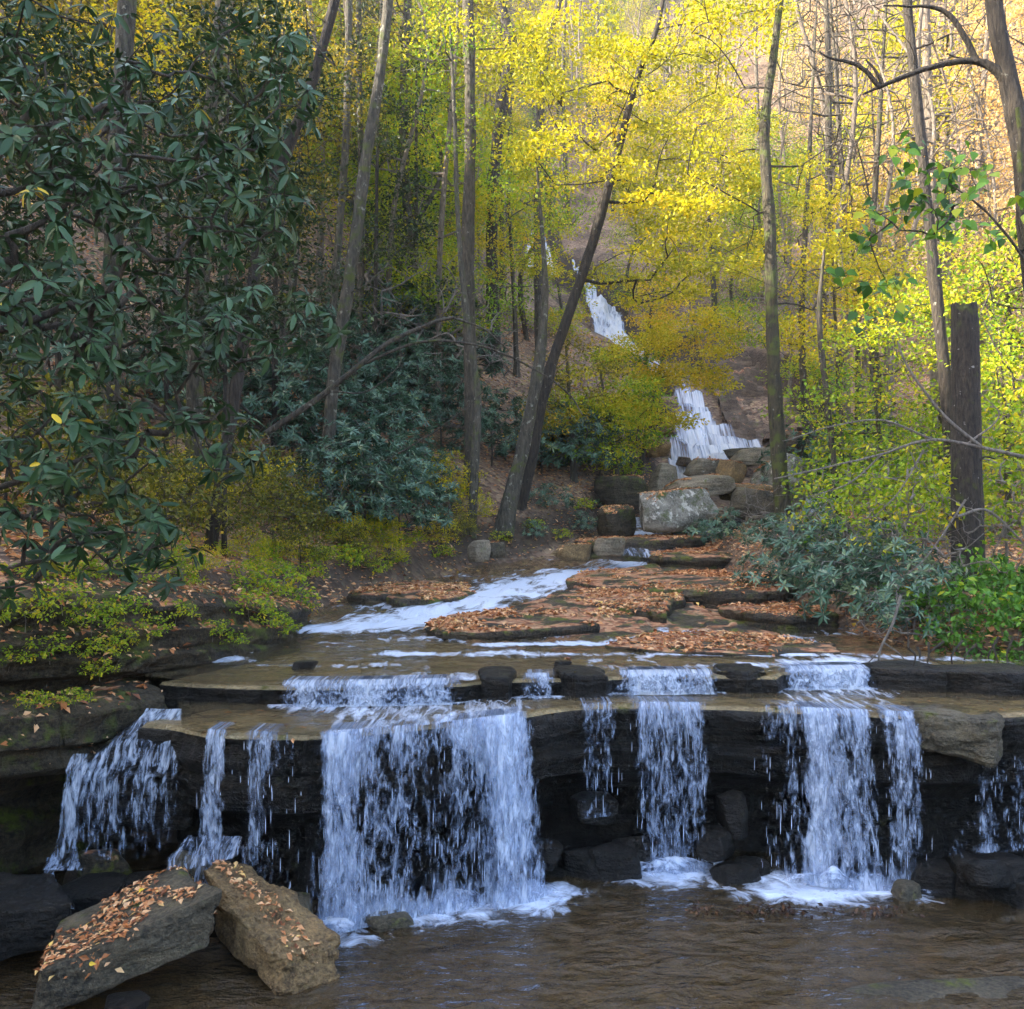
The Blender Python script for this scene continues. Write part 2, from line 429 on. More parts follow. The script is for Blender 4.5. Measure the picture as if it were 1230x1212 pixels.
gx = np.unique(np.concatenate([np.linspace(-170, -40, 45), np.linspace(-40, -12, 70), np.linspace(-12, 14, 210), np.linspace(14, 40, 60), np.linspace(40, 170, 40)]))
gy = np.unique(np.concatenate([np.linspace(-60, 0, 24), np.linspace(0, 6, 20), np.linspace(6, 30, 190), np.linspace(30, 70, 80), np.linspace(70, 300, 60)]))
A, B = np.meshgrid(gx, gy)
gv = np.stack([A.ravel(), B.ravel(), G(A.ravel(), B.ravel())], 1)
def gridfaces(nr, nc):
    i = np.arange(nr - 1)[:, None] * nc + np.arange(nc - 1)[None, :]
    i = i.ravel()
    return np.stack([i, i + 1, i + nc + 1, i + nc], 1)
M['bed'] = rockmat('pool_bed_gravel', (0.05, 0.034, 0.018), (0.14, 0.1, 0.05), (0.3, 0.22, 0.12), (0.6, 0.9), 0.0, strata=1.0, scale=2.2)
pb_x, pb_y = np.meshgrid(np.linspace(-6, 7.5, 160), np.linspace(2.5, 9.6, 120)); pb_x = pb_x.ravel(); pb_y = pb_y.ravel()
pq = np.stack([pb_x, pb_y, 0 * pb_x], 1)
pz = -0.3 + 0.1 * fbm(pq * 1.1 + 3, 3) + 0.06 * fbm(pq * 5, 3) + 0.1 * np.interp(pb_y, [2.5, 4, 6], [4, 1, 0])
tag(mk('stream_bed', np.stack([pb_x, pb_y, pz], 1), gridfaces(120, 160), M['bed'], None, True), kind='structure')
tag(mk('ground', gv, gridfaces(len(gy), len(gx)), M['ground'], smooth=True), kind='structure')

# ------------------------------------------------------------------ rock builders
def loft(name, us, curve, profile, mat, amp=0.05, seed=0, sub=5, parent=None, ztop=None, jag=0.06, mat2=None):
    """profile of (offset towards the viewer, height) swept along a lip line given by px -> Y"""
    us = np.asarray(us, float)
    Yl = curve(us); Xl = X(us, Yl)
    C = np.stack([Xl, Yl], 1)
    C[:, 1] += jag * fbm(np.stack([C[:, 0] * 2.2, 0 * Xl + seed, 0 * Xl], 1), 3) + jag * 0.6 * np.round(vnoise(np.stack([C[:, 0] * 1.3, 0 * Xl + seed + 5, 0 * Xl], 1)) * 2)
    T = np.gradient(C, axis=0)
    k = 9
    T = np.stack([np.convolve(np.pad(T[:, j], k, mode='edge'), np.ones(2 * k + 1) / (2 * k + 1), 'valid') for j in (0, 1)], 1)
    T = unit(T)
    N = np.stack([T[:, 1], -T[:, 0]], 1)
    pr = []
    for (a, b) in zip(profile[:-1], profile[1:]):
        for s in np.linspace(0, 1, sub, endpoint=False):
            pr.append((a[0] + (b[0] - a[0]) * s, a[1] + (b[1] - a[1]) * s))
    pr.append(profile[-1]); pr = np.array(pr)
    nu, npf = len(us), len(pr)
    V = np.zeros((nu, npf, 3))
    V[:, :, 0] = C[:, None, 0] + N[:, None, 0] * pr[None, :, 0]
    V[:, :, 1] = C[:, None, 1] + N[:, None, 1] * pr[None, :, 0]
    V[:, :, 2] = pr[None, :, 1]
    if ztop is not None:
        V[:, :, 2] += ztop(us)[:, None]
    W = V.reshape(-1, 3)
    q = W * np.array([1.6, 1.6, 3.5]) + seed
    dsp = amp * (fbm(q, 4) + 0.4 * np.round(vnoise(W * np.array([1.9, 1.9, 6]) + seed * 3) * 2) + 0.35 * fbm(W * 7 + seed, 3))
    up = np.abs(np.gradient(pr[:, 1])) / (np.abs(np.gradient(pr[:, 1])) + np.abs(np.gradient(pr[:, 0])) + 1e-6)
    face = np.tile(up[None, :], (nu, 1)).ravel()
    Nw = np.repeat(N, npf, axis=0)
    W[:, 0] += Nw[:, 0] * dsp * face * 1.6
    W[:, 1] += Nw[:, 1] * dsp * face * 1.6
    W[:, 2] += dsp * (1 - face) * 0.22
    f = gridfaces(nu, npf)
    f4 = face.reshape(nu, npf)
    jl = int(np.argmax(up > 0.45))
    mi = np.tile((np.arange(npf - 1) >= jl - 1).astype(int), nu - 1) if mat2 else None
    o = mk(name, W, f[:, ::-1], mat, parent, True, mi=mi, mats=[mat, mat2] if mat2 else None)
    return o, W, f

def ico(n=3):
    import bmesh
    bm = bmesh.new()
    bmesh.ops.create_icosphere(bm, subdivisions=n, radius=1.0)
    V = np.array([v.co[:] for v in bm.verts]); Fc = np.array([[v.index for v in f.verts] for f in bm.faces])
    bm.free()
    return V, Fc
ICO3 = ico(3); ICO4 = ico(4); ICO1 = ico(1)

def boulder_mesh(dim, seed, cuts=9, rough=0.06, hi=False, flat=0.75):
    r = np.random.default_rng(seed)
    V, Fc = (ICO4 if hi else ICO3)
    V = V.copy() * 1.25
    ns = [np.array([0, 0, 1.0]), np.array([0, 0, -1.0])]
    for i in range(4):
        a = i * math.pi / 2 + r.normal(0, 0.22)
        ns.append(np.array([math.cos(a), math.sin(a), r.normal(0, 0.2)]))
    ns += [unit(r.normal(size=3)) for _ in range(cuts)]
    for i, n in enumerate(ns):
        n = unit(n)
        h = (flat if i < 2 else r.uniform(0.72, 0.86)) if i < 6 else r.uniform(0.8, 1.0)
        d = V @ n - h
        V = V - np.maximum(d, 0)[:, None] * n[None, :] * 0.97
    V += unit(V) * (rough * fbm(V * 2.3 + seed, 4) + rough * 0.5 * fbm(V * 7 + seed, 3))[:, None]
    V /= np.abs(V).max(0)
    return V * np.array(dim) / 2.0, Fc

ROCKS = []
def boulder(label, px, py_base, Y, w, d, h, mat, yaw=0.0, tilt=(0, 0), seed=1, name='boulder', sink=0.12, group=None, hi=False, keep=True, flat=0.75, cuts=9, cat='rock', z=None):
    V, Fc = boulder_mesh((w, d, h), seed, hi=hi, flat=flat, cuts=cuts)
    R = np.array(Matrix.Rotation(yaw, 3, 'Z') @ Matrix.Rotation(tilt[0], 3, 'X') @ Matrix.Rotation(tilt[1], 3, 'Y'))
    V = V @ R.T
    p = P(px, py_base, Y)
    if z is not None: p[2] = z
    p[2] += -V[:, 2].min() - sink * h
    o = mk(name, V, Fc, M[mat], None, True)
    o.location = p
    tag(o, label, cat, group)
    if keep: ROCKS.append((V + p, Fc))
    return o

def slab(label, px0, px1, Y0, Y1, z0, z1, mat, seed=0, tilt=(0, 0), group=None, name='rock_slab', pw=3.2, keep=True):
    """flat layered stone with a broken outline; px0..px1 is its width at its near edge"""
    r = np.random.default_rng(seed + 500)
    xa, xb = X(px0, Y0), X(px1, Y0)
    cx, cyy = (xa + xb) / 2, (Y0 + Y1) / 2
    rx, ry = (xb - xa) / 2, (Y1 - Y0) / 2
    n = 72
    th = np.linspace(0, 2 * np.pi, n, endpoint=False)
    k_ = int(r.integers(7, 10))
    ta = np.sort(np.linspace(0, 2 * np.pi, k_, endpoint=False) + r.normal(0, 0.16, k_))
    ea = (np.abs(np.cos(ta)) ** pw + np.abs(np.sin(ta)) ** pw) ** (-1 / pw) * r.uniform(0.8, 1.2, k_)
    cx_, cy_ = ea * np.cos(ta), ea * np.sin(ta)
    sg = np.linspace(0, k_, n, endpoint=False); i0 = sg.astype(int) % k_; i1 = (i0 + 1) % k_; fr = sg - np.floor(sg)
    ox, oy = cx_[i0] * (1 - fr) + cx_[i1] * fr, cy_[i0] * (1 - fr) + cy_[i1] * fr
    th = np.arctan2(oy, ox); e = np.hypot(ox, oy)
    ph = np.stack([np.cos(th) * 1.6, np.sin(th) * 1.6, 0 * th + seed * 7.7], 1)
    e = e * (1 + 0.05 * np.round(vnoise(ph * 2.2) * 2) + 0.07 * fbm(ph * 4, 3))
    rings = [(0.97, -0.3), (0.965, 0.0), (0.985, 0.3), (0.955, 0.42), (0.985, 0.55), (1.0, 0.8), (0.985, 0.95), (0.93, 1.0), (0.8, 1.02), (0.6, 1.03), (0.4, 1.05), (0.2, 1.06), (0.02, 1.06)]
    V = []
    for (s, t) in rings:
        x = cx + rx * e * s * np.cos(th); y = cyy + ry * e * s * np.sin(th)
        zz = z0 + (z1 - z0) * t + tilt[0] * (x - cx) + tilt[1] * (y - cyy)
        V.append(np.stack([x, y, zz], 1))
    V = np.concatenate(V)
    a = 0.035
    V[:, 2] += a * fbm(V * 2.6 + seed, 4) * 1.2
    V[:, :2] += (a * fbm(V * np.array([2, 2, 9.0]) + seed * 2, 3))[:, None] * unit(V[:, :2] - np.array([cx, cyy]))
    i = np.arange(n); j = (i + 1) % n
    Fc = np.concatenate([np.stack([k * n + i, k * n + j, (k + 1) * n + j, (k + 1) * n + i], 1) for k in range(len(rings) - 1)])
    o = mk(name, V, Fc, M[mat], None, True)
    tag(o, label, 'rock', group)
    if keep: ROCKS.append((V, np.concatenate([Fc[:, [0, 1, 2]], Fc[:, [0, 2, 3]]])))
    return o

def corner_rock(label, c8, mat, seed, n=44, amp=0.03, name='boulder', rounding=0.06):
    """block through eight given corners: bottom 4 (near-left, near-right, far-right, far-left) then top 4"""
    c = np.array(c8)
    S = np.linspace(0, 1, n)
    verts = {}; Vl = []; Fl = []
    def vid(i, j, k):
        if (i, j, k) not in verts:
            verts[(i, j, k)] = len(Vl)
            u, v, w = S[i], S[j], S[k]
            b0 = (c[0] * (1 - u) + c[1] * u) * (1 - v) + (c[3] * (1 - u) + c[2] * u) * v
            b1 = (c[4] * (1 - u) + c[5] * u) * (1 - v) + (c[7] * (1 - u) + c[6] * u) * v
            Vl.append((b0 * (1 - w) + b1 * w, (u, v, w)))
        return verts[(i, j, k)]
    m = n - 1
    for a in range(m):
        for bb in range(m):
            Fl.append((vid(a, bb, 0), vid(a, bb + 1, 0), vid(a + 1, bb + 1, 0), vid(a + 1, bb, 0)))
            Fl.append((vid(a, bb, m), vid(a + 1, bb, m), vid(a + 1, bb + 1, m), vid(a, bb + 1, m)))
            Fl.append((vid(a, 0, bb), vid(a + 1, 0, bb), vid(a + 1, 0, bb + 1), vid(a, 0, bb + 1)))
            Fl.append((vid(a, m, bb), vid(a, m, bb + 1), vid(a + 1, m, bb + 1), vid(a + 1, m, bb)))
            Fl.append((vid(0, a, bb), vid(0, a, bb + 1), vid(0, a + 1, bb + 1), vid(0, a + 1, bb)))
            Fl.append((vid(m, a, bb), vid(m, a + 1, bb), vid(m, a + 1, bb + 1), vid(m, a, bb + 1)))
    V = np.array([v for v, _ in Vl]); U = np.array([u for _, u in Vl])
    ctr = V.mean(0)
    e = np.abs(U * 2 - 1)
    edge = np.sort(e, 1)[:, 1]                # near 1 on edges
    V = V + (ctr - V) * (rounding * sstep(0.75, 1.0, edge) * (0.7 + 0.6 * vnoise(V * 6 + seed)))[:, None]
    V = V + unit(V - ctr) * (amp * fbm(V * 3.5 + seed, 4) + amp * 0.55 * np.round(vnoise(V * np.array([3, 3, 8]) + seed) * 2.5) + amp * 0.35 * np.round(vnoise(V * np.array([8, 8, 18]) + seed) * 2) + amp * 0.5 * fbm(V * 16, 3))[:, None]
    Fq = np.array(Fl)
    o = mk(name, V, Fq, M[mat], None, True)
    tag(o, label, 'rock')
    ROCKS.append((V, np.concatenate([Fq[:, [0, 1, 2]], Fq[:, [0, 2, 3]]])))
    return o, V, Fq

# ------------------------------------------------------------------ ledges
LIP1 = np.array([[130, 8.25], [200, 8.05], [245, 7.75], [300, 7.68], [365, 7.62], [430, 7.75], [500, 7.95], [560, 8.15], [610, 8.38], [640, 8.6], [680, 8.82], [720, 8.95], [780, 9.0], [860, 8.95], [930, 8.8], [1000, 8.65], [1090, 8.5], [1150, 8.45], [1230, 8.6], [1400, 8.7]])
LIP2 = np.array([[150, 9.35], [230, 9.05], [300, 8.95], [380, 8.9], [470, 8.95], [560, 9.05], [575, 9.2], [620, 9.35], [725, 9.4], [735, 9.55], [860, 9.6], [930, 9.55], [940, 9.85], [1040, 9.95], [1100, 9.75], [1200, 9.45], [1400, 9.4]])
lip1 = lambda u: np.interp(u, LIP1[:, 0], LIP1[:, 1])
lip2 = lambda u: np.interp(u, LIP2[:, 0], LIP2[:, 1])
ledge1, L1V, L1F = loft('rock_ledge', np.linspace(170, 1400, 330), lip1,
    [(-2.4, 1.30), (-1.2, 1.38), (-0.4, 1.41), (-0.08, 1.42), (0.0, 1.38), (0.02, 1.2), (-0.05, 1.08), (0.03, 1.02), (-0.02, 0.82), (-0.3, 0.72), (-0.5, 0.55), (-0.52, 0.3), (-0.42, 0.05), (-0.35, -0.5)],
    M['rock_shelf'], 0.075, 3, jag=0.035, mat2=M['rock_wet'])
tag(ledge1, 'dark undercut rock ledge the falls drop from', kind='structure')
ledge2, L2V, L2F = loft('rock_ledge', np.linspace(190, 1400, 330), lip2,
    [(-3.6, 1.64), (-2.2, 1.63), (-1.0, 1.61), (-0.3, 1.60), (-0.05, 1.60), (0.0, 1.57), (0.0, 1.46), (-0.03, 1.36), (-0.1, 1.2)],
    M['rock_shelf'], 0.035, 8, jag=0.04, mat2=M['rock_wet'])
tag(ledge2, 'low brown rock step above the main ledge', kind='structure')

# left bank: layered mossy wall above a lower jutting shelf
BW = np.array([[-500, 6.4], [-150, 7.3], [0, 8.3], [90, 8.9], [170, 9.5], [240, 10.3], [300, 11.2], [345, 12.0], [362, 12.9], [380, 14.2]])
bw = lambda u: np.interp(u, BW[:, 0], BW[:, 1])
bwall, BWV, BWF = loft('bank_rock_wall', np.linspace(-400, 372, 240), bw,
    [(-1.6, 2.55), (-0.7, 2.42), (-0.15, 2.3), (0.0, 2.18), (-0.02, 2.0), (0.06, 1.95), (0.02, 1.78), (0.1, 1.72), (0.05, 1.56), (-0.15, 1.5), (-0.2, 1.2), (-0.1, 0.6)],
    M['rock_bank'], 0.11, 21, ztop=lambda u: np.interp(u, [-400, 0, 250, 330, 372], [0.25, 0.2, 0.05, -0.1, -0.25]))
tag(bwall, 'mossy layered rock wall along the left bank', kind='structure')
BS = np.array([[-500, 5.6], [-150, 6.9], [-30, 7.5], [60, 8.0], [110, 8.35], [150, 8.75], [215, 9.2]])
bsf = lambda u: np.interp(u, BS[:, 0], BS[:, 1])
bsh, BSV, BSF = loft('bank_rock_shelf', np.linspace(-400, 200, 150), bsf,
    [(-1.6, 1.66), (-0.6, 1.6), (-0.1, 1.56), (0.0, 1.48), (0.04, 1.25), (-0.02, 1.2), (0.03, 1.05), (-0.1, 0.98), (-0.7, 0.92), (-0.95, 0.6), (-0.9, 0.2), (-0.6, -0.4)],
    M['rock_bank'], 0.08, 33, ztop=lambda u: np.interp(u, [-400, 0, 120, 200], [0.1, 0.05, -0.03, 0.0]))
tag(bsh, 'dark overhanging shelf of bank rock beside the falls', kind='structure')

# ------------------------------------------------------------------ boulders in the foreground
bA, bAV, bAF = corner_rock('large slanted grey-green boulder covered with fallen leaves, leaning on the golden boulder',
    [P(28, 1232, 6.0), P(250, 1140, 6.45), P(262, 1095, 7.1), P(62, 1160, 6.75),
     P(44, 1170, 6.02), P(270, 1070, 6.5), P(208, 1042, 7.15), P(70, 1106, 6.8)], 'rock_grey', 4, amp=0.022, rounding=0.05)
bB, bBV, bBF = corner_rock('golden brown boulder with a strip of leaves, tilted into the pool',
    [P(330, 1196, 6.4), P(402, 1180, 6.6), P(300, 1100, 7.35), P(255, 1122, 7.1),
     P(336, 1150, 6.42), P(410, 1124, 6.8), P(292, 1030, 7.5), P(240, 1040, 7.2)], 'rock_gold', 15, amp=0.042, rounding=0.13)
corner_rock('dark wet slab behind the slanted boulder at the left bank',
    [P(-60, 1175, 6.5), P(85, 1130, 6.8), P(85, 1110, 7.5), P(-60, 1120, 7.4),
     P(-60, 1100, 6.5), P(88, 1085, 6.85), P(60, 1045, 7.5), P(-60, 1050, 7.4)], 'rock_wet', 14, amp=0.03)
boulder('small grey stone under the slanted boulder', 150, 1222, 6.15, 0.3, 0.3, 0.14, 'rock_wet', 0.3, seed=3)
boulder('flat black wet stone below the side fall', 105, 1062, 7.55, 0.62, 0.5, 0.28, 'rock_wet', 0.2, (0.1, -0.1), 5, z=0.05)
boulder('leafy brown stone where the side fall lands', 120, 1030, 8.05, 0.55, 0.5, 0.42, 'rock_slab', 0.5, (0, 0.1), 6, z=0.0)
boulder('upright pale grey stone in the side fall spray', 222, 1035, 7.7, 0.32, 0.22, 0.34, 'rock_grey', 0.6, (0.2, 0.6), 7, z=0.12)
boulder('dark stone between the side fall and the golden boulder', 180, 1050, 7.7, 0.5, 0.4, 0.42, 'rock_wet', 0.1, seed=8, z=-0.05)
boulder('low wet stone with water sheeting over it', 265, 1040, 7.6, 0.75, 0.5, 0.4, 'rock_wet', 0.3, seed=9, z=-0.05)
boulder('wet grey blue stone at the foot of the wide fall', 345, 1095, 7.35, 0.5, 0.45, 0.42, 'rock_grey', 0.9, seed=10, z=-0.12)
boulder('dark stone wedged behind the golden boulder', 300, 1070, 7.5, 0.4, 0.4, 0.4, 'rock_wet', 0.4, seed=11, z=-0.08)
boulder('flat stone in the foam of the wide fall', 470, 1085, 7.55, 0.45, 0.3, 0.16, 'rock_grey', 0.3, seed=12, z=-0.06)
dark_spots = [(655, 1040, 8.5, .25, .3, .3), (672, 1025, 8.75, .3, .3, .34), (700, 1030, 8.7, .42, .4, .5), (735, 1032, 8.65, .4, .4, .56), (760, 1015, 8.85, .36, .35, .6),
              (712, 985, 9.0, .4, .35, .3), (860, 1025, 8.7, .35, .3, .3), (880, 1000, 8.85, .4, .3, .55), (905, 1015, 8.7, .32, .3, .4), (1090, 1030, 8.5, .4, .4, .4),
              (1130, 1040, 8.3, .5, .4, .5), (1165, 1035, 8.25, .45, .4, .66), (1205, 1040, 8.2, .5, .45, .6), (1240, 1050, 8.0, .5, .45, .45), (1185, 1060, 7.95, .35, .3, .25),
              (420, 1060, 7.9, .4, .35, .35), (520, 1050, 8.05, .45, .4, .45), (575, 1050, 8.2, .4, .35, .4), (965, 1020, 8.8, .4, .35, .4), (1020, 1020, 8.7, .4, .35, .45)]
for k, (a, b_, Y, w, d, h) in enumerate(dark_spots):
    boulder(['jagged', 'squat', 'rounded', 'tilted', 'flat topped'][k % 5] + ' black wet stone ' + ('behind the wide fall' if a < 600 else 'between the wide and middle falls' if a < 780 else 'between the middle and bright falls' if a < 940 else 'behind the bright fall' if a < 1060 else 'under the angular block'), a, b_, Y, w * 1.15, d, h * 0.75, 'rock_wet', k * 0.7, (0.2 * math.sin(k * 2), 0.2 * math.cos(k * 3)), 40 + k, group='wet stones under the ledge', z=-0.15 if h > .3 and b_ > 1000 else None, name='wet_stone')
boulder('flat dark stone at the pool edge between middle and bright falls', 885, 1046, 8.5, .42, .3, .2, 'rock_wet', 0.4, (0, 0.2), 71, name='wet_stone', z=-0.08)
boulder('small dark stone breaking the pool beside the foam', 1090, 1062, 8.1, .3, .25, .2, 'rock_grey', 0.4, seed=72, name='wet_stone', z=-0.06)
boulder('low pale rock shelf just breaking the pool surface', 1160, 1215, 6.3, 1.6, 0.8, 0.2, 'rock_grey', 0.15, seed=73, z=-0.17, cuts=4)
# angular capping block at the right end of the ledge
corner_rock('big angular grey block capping the right end of the ledge',
    [P(1095, 900, 8.35), P(1195, 925, 8.15), P(1215, 880, 9.0), P(1085, 880, 9.0),
     P(1095, 852, 8.35), P(1200, 865, 8.2), P(1215, 848, 9.3), P(1080, 842, 9.3)], 'rock_grey', 26, amp=0.03, rounding=0.1)
# sloping rock carrying the side fall
side, sideV, sideF = corner_rock('sloping dark rock that the side fall slides over',
    [P(70, 1000, 8.15), P(235, 1000, 8.0), P(235, 960, 8.7), P(70, 990, 8.7),
     P(84, 924, 8.1), P(228, 905, 7.95), P(232, 853, 8.6), P(165, 862, 8.75)], 'rock_wet', 29, amp=0.03, rounding=0.08)

# black step stones in the low second ledge
for k, (a, c, ty) in enumerate([(572, 622, 9.25), (672, 728, 9.3), (866, 930, 9.5), (1050, 1140, 9.7), (1140, 1290, 9.45)]):
    slab(['black step block right of the widest small spill', 'black step block between tiny spill and middle spill', 'black step block left of the spill above the bright fall', 'long black step block right of the spills', 'black step block under the right bank roots'][k], a, c, ty - 0.08, ty + 0.6, 1.4, 1.665, 'rock_wet', 60 + k, group='black step blocks', name='step_block', pw=6)

# ------------------------------------------------------------------ slabs in the upper stream
slab('mossy flat slab with fallen leaves beside the white rapids', 505, 720, 12.3, 14.4, 1.58, 1.83, 'rock_slab', 1, (0.02, 0.03))
slab('dark layered slab with a carpet of leaves in midstream', 690, 850, 13.5, 16.8, 1.66, 2.02, 'rock_slab', 2, (0.03, 0.05))
slab('thick dark slab topped with leaves against the right bank', 800, 985, 14.4, 18.2, 1.8, 2.2, 'rock_slab', 3, (0.02, 0.04))
slab('low slab under wet leaves just above the falls', 750, 1010, 10.8, 12.6, 1.58, 1.70, 'rock_slab', 4, (0.0, 0.02))
slab('broad leafy slab splitting the stream below the boulders', 690, 905, 16.0, 20.0, 1.9, 2.24, 'rock_slab', 5, (0.02, 0.04))
slab('mossy edged slab beside the little bluish chute', 790, 950, 18.8, 21.4, 2.3, 2.62, 'rock_slab', 6, (0.03, 0.05))
slab('leafy slab below the pale lichen boulder', 680, 860, 20.6, 22.6, 2.4, 2.88, 'rock_slab', 7, (0.04, 0.03))
slab('thin leafy slab by the shrubs on the right bank', 880, 1040, 12.7, 14.8, 1.72, 1.93, 'rock_slab', 8)
slab('leaf strewn gravel slab at the left stream edge', 420, 570, 15.0, 18.4, 1.7, 2.05, 'rock_slab', 10, (-0.03, 0.05))
boulder('small upright grey stone at the foot of the leaning tree', 577, 672, 18.3, 0.45, 0.35, 0.42, 'rock_tan', 0.3, seed=81)
boulder('small grey stone beside the upright one', 596, 668, 18.6, 0.35, 0.35, 0.3, 'rock_grey', 0.6, seed=82)
boulder('rounded tan stone in the stream above the rapids', 733, 665, 20.0, 0.75, 0.6, 0.38, 'rock_tan', 0.2, seed=83)
boulder('mossy brown stone left of the tan stone', 690, 672, 19.8, 0.8, 0.6, 0.35, 'rock_gold', 0.2, seed=84)
boulder('small dark stone in the shallow stream', 60 + 615, 800, 10.1, 0.2, 0.15, 0.06, 'rock_wet', 0.2, seed=85, name='wet_stone')
boulder('squat dark stone by the left rapids', 365, 830, 9.9, 0.28, 0.2, 0.09, 'rock_wet', 0.2, seed=86, name='wet_stone', z=1.63)
# boulder pile below the upper cascade
boulder('large boulder with a pale lichen face and mossy top', 812, 638, 22.0, 1.8, 1.4, 0.95, 'rock_pale', 0.05, (0, -0.08), 90, hi=True, sink=0.05)
boulder('tan slab tilted on top of the lichen boulder', 838, 598, 23.0, 1.5, 1.3, 0.45, 'rock_tan', 0.3, (0.1, -0.15), 91)
boulder('mossy round boulder with a black hollow beneath', 905, 625, 22.6, 1.25, 1.1, 0.75, 'rock_grey', 0.4, (0.1, 0.2), 92)
boulder('brown flat slab wedged across the boulder pile', 893, 600, 23.2, 1.35, 0.9, 0.38, 'rock_gold', 0.15, (0, 0.05), 93)
boulder('big pale smooth boulder behind the mossy trunk', 940, 612, 24.0, 1.2, 1.2, 1.35, 'rock_pale', 0.5, (0, 0.3), 94)
boulder('pinkish boulder above the pale smooth one', 952, 545, 25.2, 0.9, 0.9, 0.6, 'rock_face', 0.5, (0, 0.1), 95)
boulder('long mossy slab at the foot of the upper cascade', 915, 560, 26.5, 2.0, 1.2, 0.5, 'rock_tan', 0.2, (0.05, -0.1), 96)
boulder('grey slab above the long mossy slab', 900, 552, 28.0, 1.7, 1.0, 0.35, 'rock_grey', 0.2, (0, -0.05), 97)
boulder('orange tinted block in the boulder pile', 878, 580, 24.2, 0.7, 0.6, 0.55, 'rock_gold', 0.6, (0.1, 0.2), 98)
boulder('tan angular slab beside the cascade foot', 848, 575, 25.0, 1.2, 1.0, 0.5, 'rock_tan', 0.5, (0.1, 0.1), 99)
boulder('small dark boulder closing the pile at the stream', 870, 640, 22.0, 0.9, 0.7, 0.4, 'rock_wet', 0.3, seed=100)
boulder('grey stone under the mossy trunk', 915, 640, 21.0, 0.8, 0.6, 0.42, 'rock_grey', 0.2, seed=101)
boulder('pointed tan boulder on the left of the cascade foot', 795, 600, 25.0, 0.7, 0.7, 1.0, 'rock_tan', 0.4, (0, 0.2), 102)
boulder('mossy boulder half buried in the left bank', 745, 610, 24.0, 1.2, 1.0, 0.9, 'rock_bank', 0.3, seed=103)
boulder('brown mossy block beside the lichen boulder', 742, 640, 22.0, 0.8, 0.8, 0.7, 'rock_bank', 0.2, seed=104)

for k, (a, b_, Yk, w) in enumerate([(800, 470, 35.5, 0.9), (856, 486, 34.5, 0.9), (806, 516, 32.6, 1.1), (862, 508, 33.2, 1.0), (835, 514, 32.2, 0.8), (880, 520, 32.0, 1.0), (790, 540, 30.5, 1.2), (862, 545, 30.3, 0.9), (822, 556, 29.6, 0.6), (900, 530, 31.6, 1.1), (848, 530, 31.2, 0.7), (792, 500, 33.5, 1.0)]):
    if k in (1, 4, 7, 3, 5, 10, 9): continue
    boulder(['brown wet rock at the head of the upper cascade', 'brown rock edging the upper cascade chute', 'mossy rock splitting the upper cascade', 'dark rock beside the cascade bend', 'brown rock breaking the middle of the cascade', 'wet brown rock right of the cascade', 'mossy rock at the left arm of the cascade', 'low wet rock at the cascade foot', 'small dark rock in the left arm', 'layered rock at the right end of the cascade', 'small brown rock in the right arm', 'mossy rock by the side trickle'][k], a, b_, Yk, w * 0.8, w * 0.7, w * 0.5, ['rock_face', 'rock_face', 'rock_gold', 'rock_slab'][k % 4], k * 0.8, (0.1, 0.1), 300 + k, keep=False, sink=0.45)

# stepped brown rock face right of the upper cascade
rf_u = np.linspace(0, 1, 70); rf_v = np.linspace(0, 1, 60)
V = []
for v in rf_v:
    Y = 32.8 + 7.0 * v
    for u in rf_u:
        px = 880 + 105 * u - 45 * v
        py = 548 - 122 * v
        V.append(P(px, py, Y + 1.5 * u))
V = np.array(V)
q = fbm(V * np.array([.5, .5, 2.4]), 4)
V[:, 2] += 0.6 + 0.5 * np.round(q * 5) / 2.5 + 0.15 * fbm(V * 2, 3)
tag(mk('rock_face', V, gridfaces(60, 70), M['rock_face'], None, True), 'sloping purple brown rock face beside the upper cascade', kind='structure')

# terraced rock bed rising out of the stream between the slabs
bu, bv = np.meshgrid(np.linspace(0, 1, 230), np.linspace(0, 1, 300)); bu = bu.ravel(); bv = bv.ravel()
by = 10.0 + 12.5 * bv
RXC = np.array([[10, X(560, 10)], [12.4, X(500, 12.4)], [13.4, X(520, 13.4)], [14.6, X(570, 14.6)], [16.2, X(655, 16.2)], [18, X(705, 18)], [19.5, X(765, 19.5)], [21, X(825, 21)], [23, X(840, 23)]])
bl = ip(RXC, by); br = ip(_XR, by) + 0.5
bx = bl + (br - bl) * bu
q3 = np.stack([bx * 0.55, by * 0.32, 0 * bx], 1)
ter = fbm(q3 + 2.7, 3) * 1.3 + 0.25 * fbm(q3 * 5, 3)
lv = np.floor(ter * 3.2) / 3.2
fr_ = ter * 3.2 - np.floor(ter * 3.2)
lv = lv + sstep(0.0, 0.16, fr_) / 3.2
lift = np.interp(by, [10, 11, 12.5, 14, 18, 22], [-0.14, -0.08, -0.07, -0.02, 0.03, 0.06])
zst = np.interp(by, [9.0, 10, 12, 13, 14.5, 16, 18, 20, 21, 22.2, 24], [1.635, 1.645, 1.67, 1.715, 1.83, 1.95, 2.1, 2.3, 2.45, 2.85, 3.2])
edge_ = sstep(0, 0.1, bu)
bz = zst + lift + 0.2 * lv * np.interp(by, [10, 12, 14, 22], [0.25, 0.4, 1.0, 1.2]) - 0.25 * (1 - edge_) + 0.012 * fbm(np.stack([bx, by, 0 * bx], 1) * 5, 3)
bedV = np.stack([bx, by, bz], 1); bedF = gridfaces(300, 230)
tag(mk('rock_bed', bedV, bedF, M['rock_slab'], None, True), 'terraced brown rock bed strewn with leaves in midstream', kind='structure')

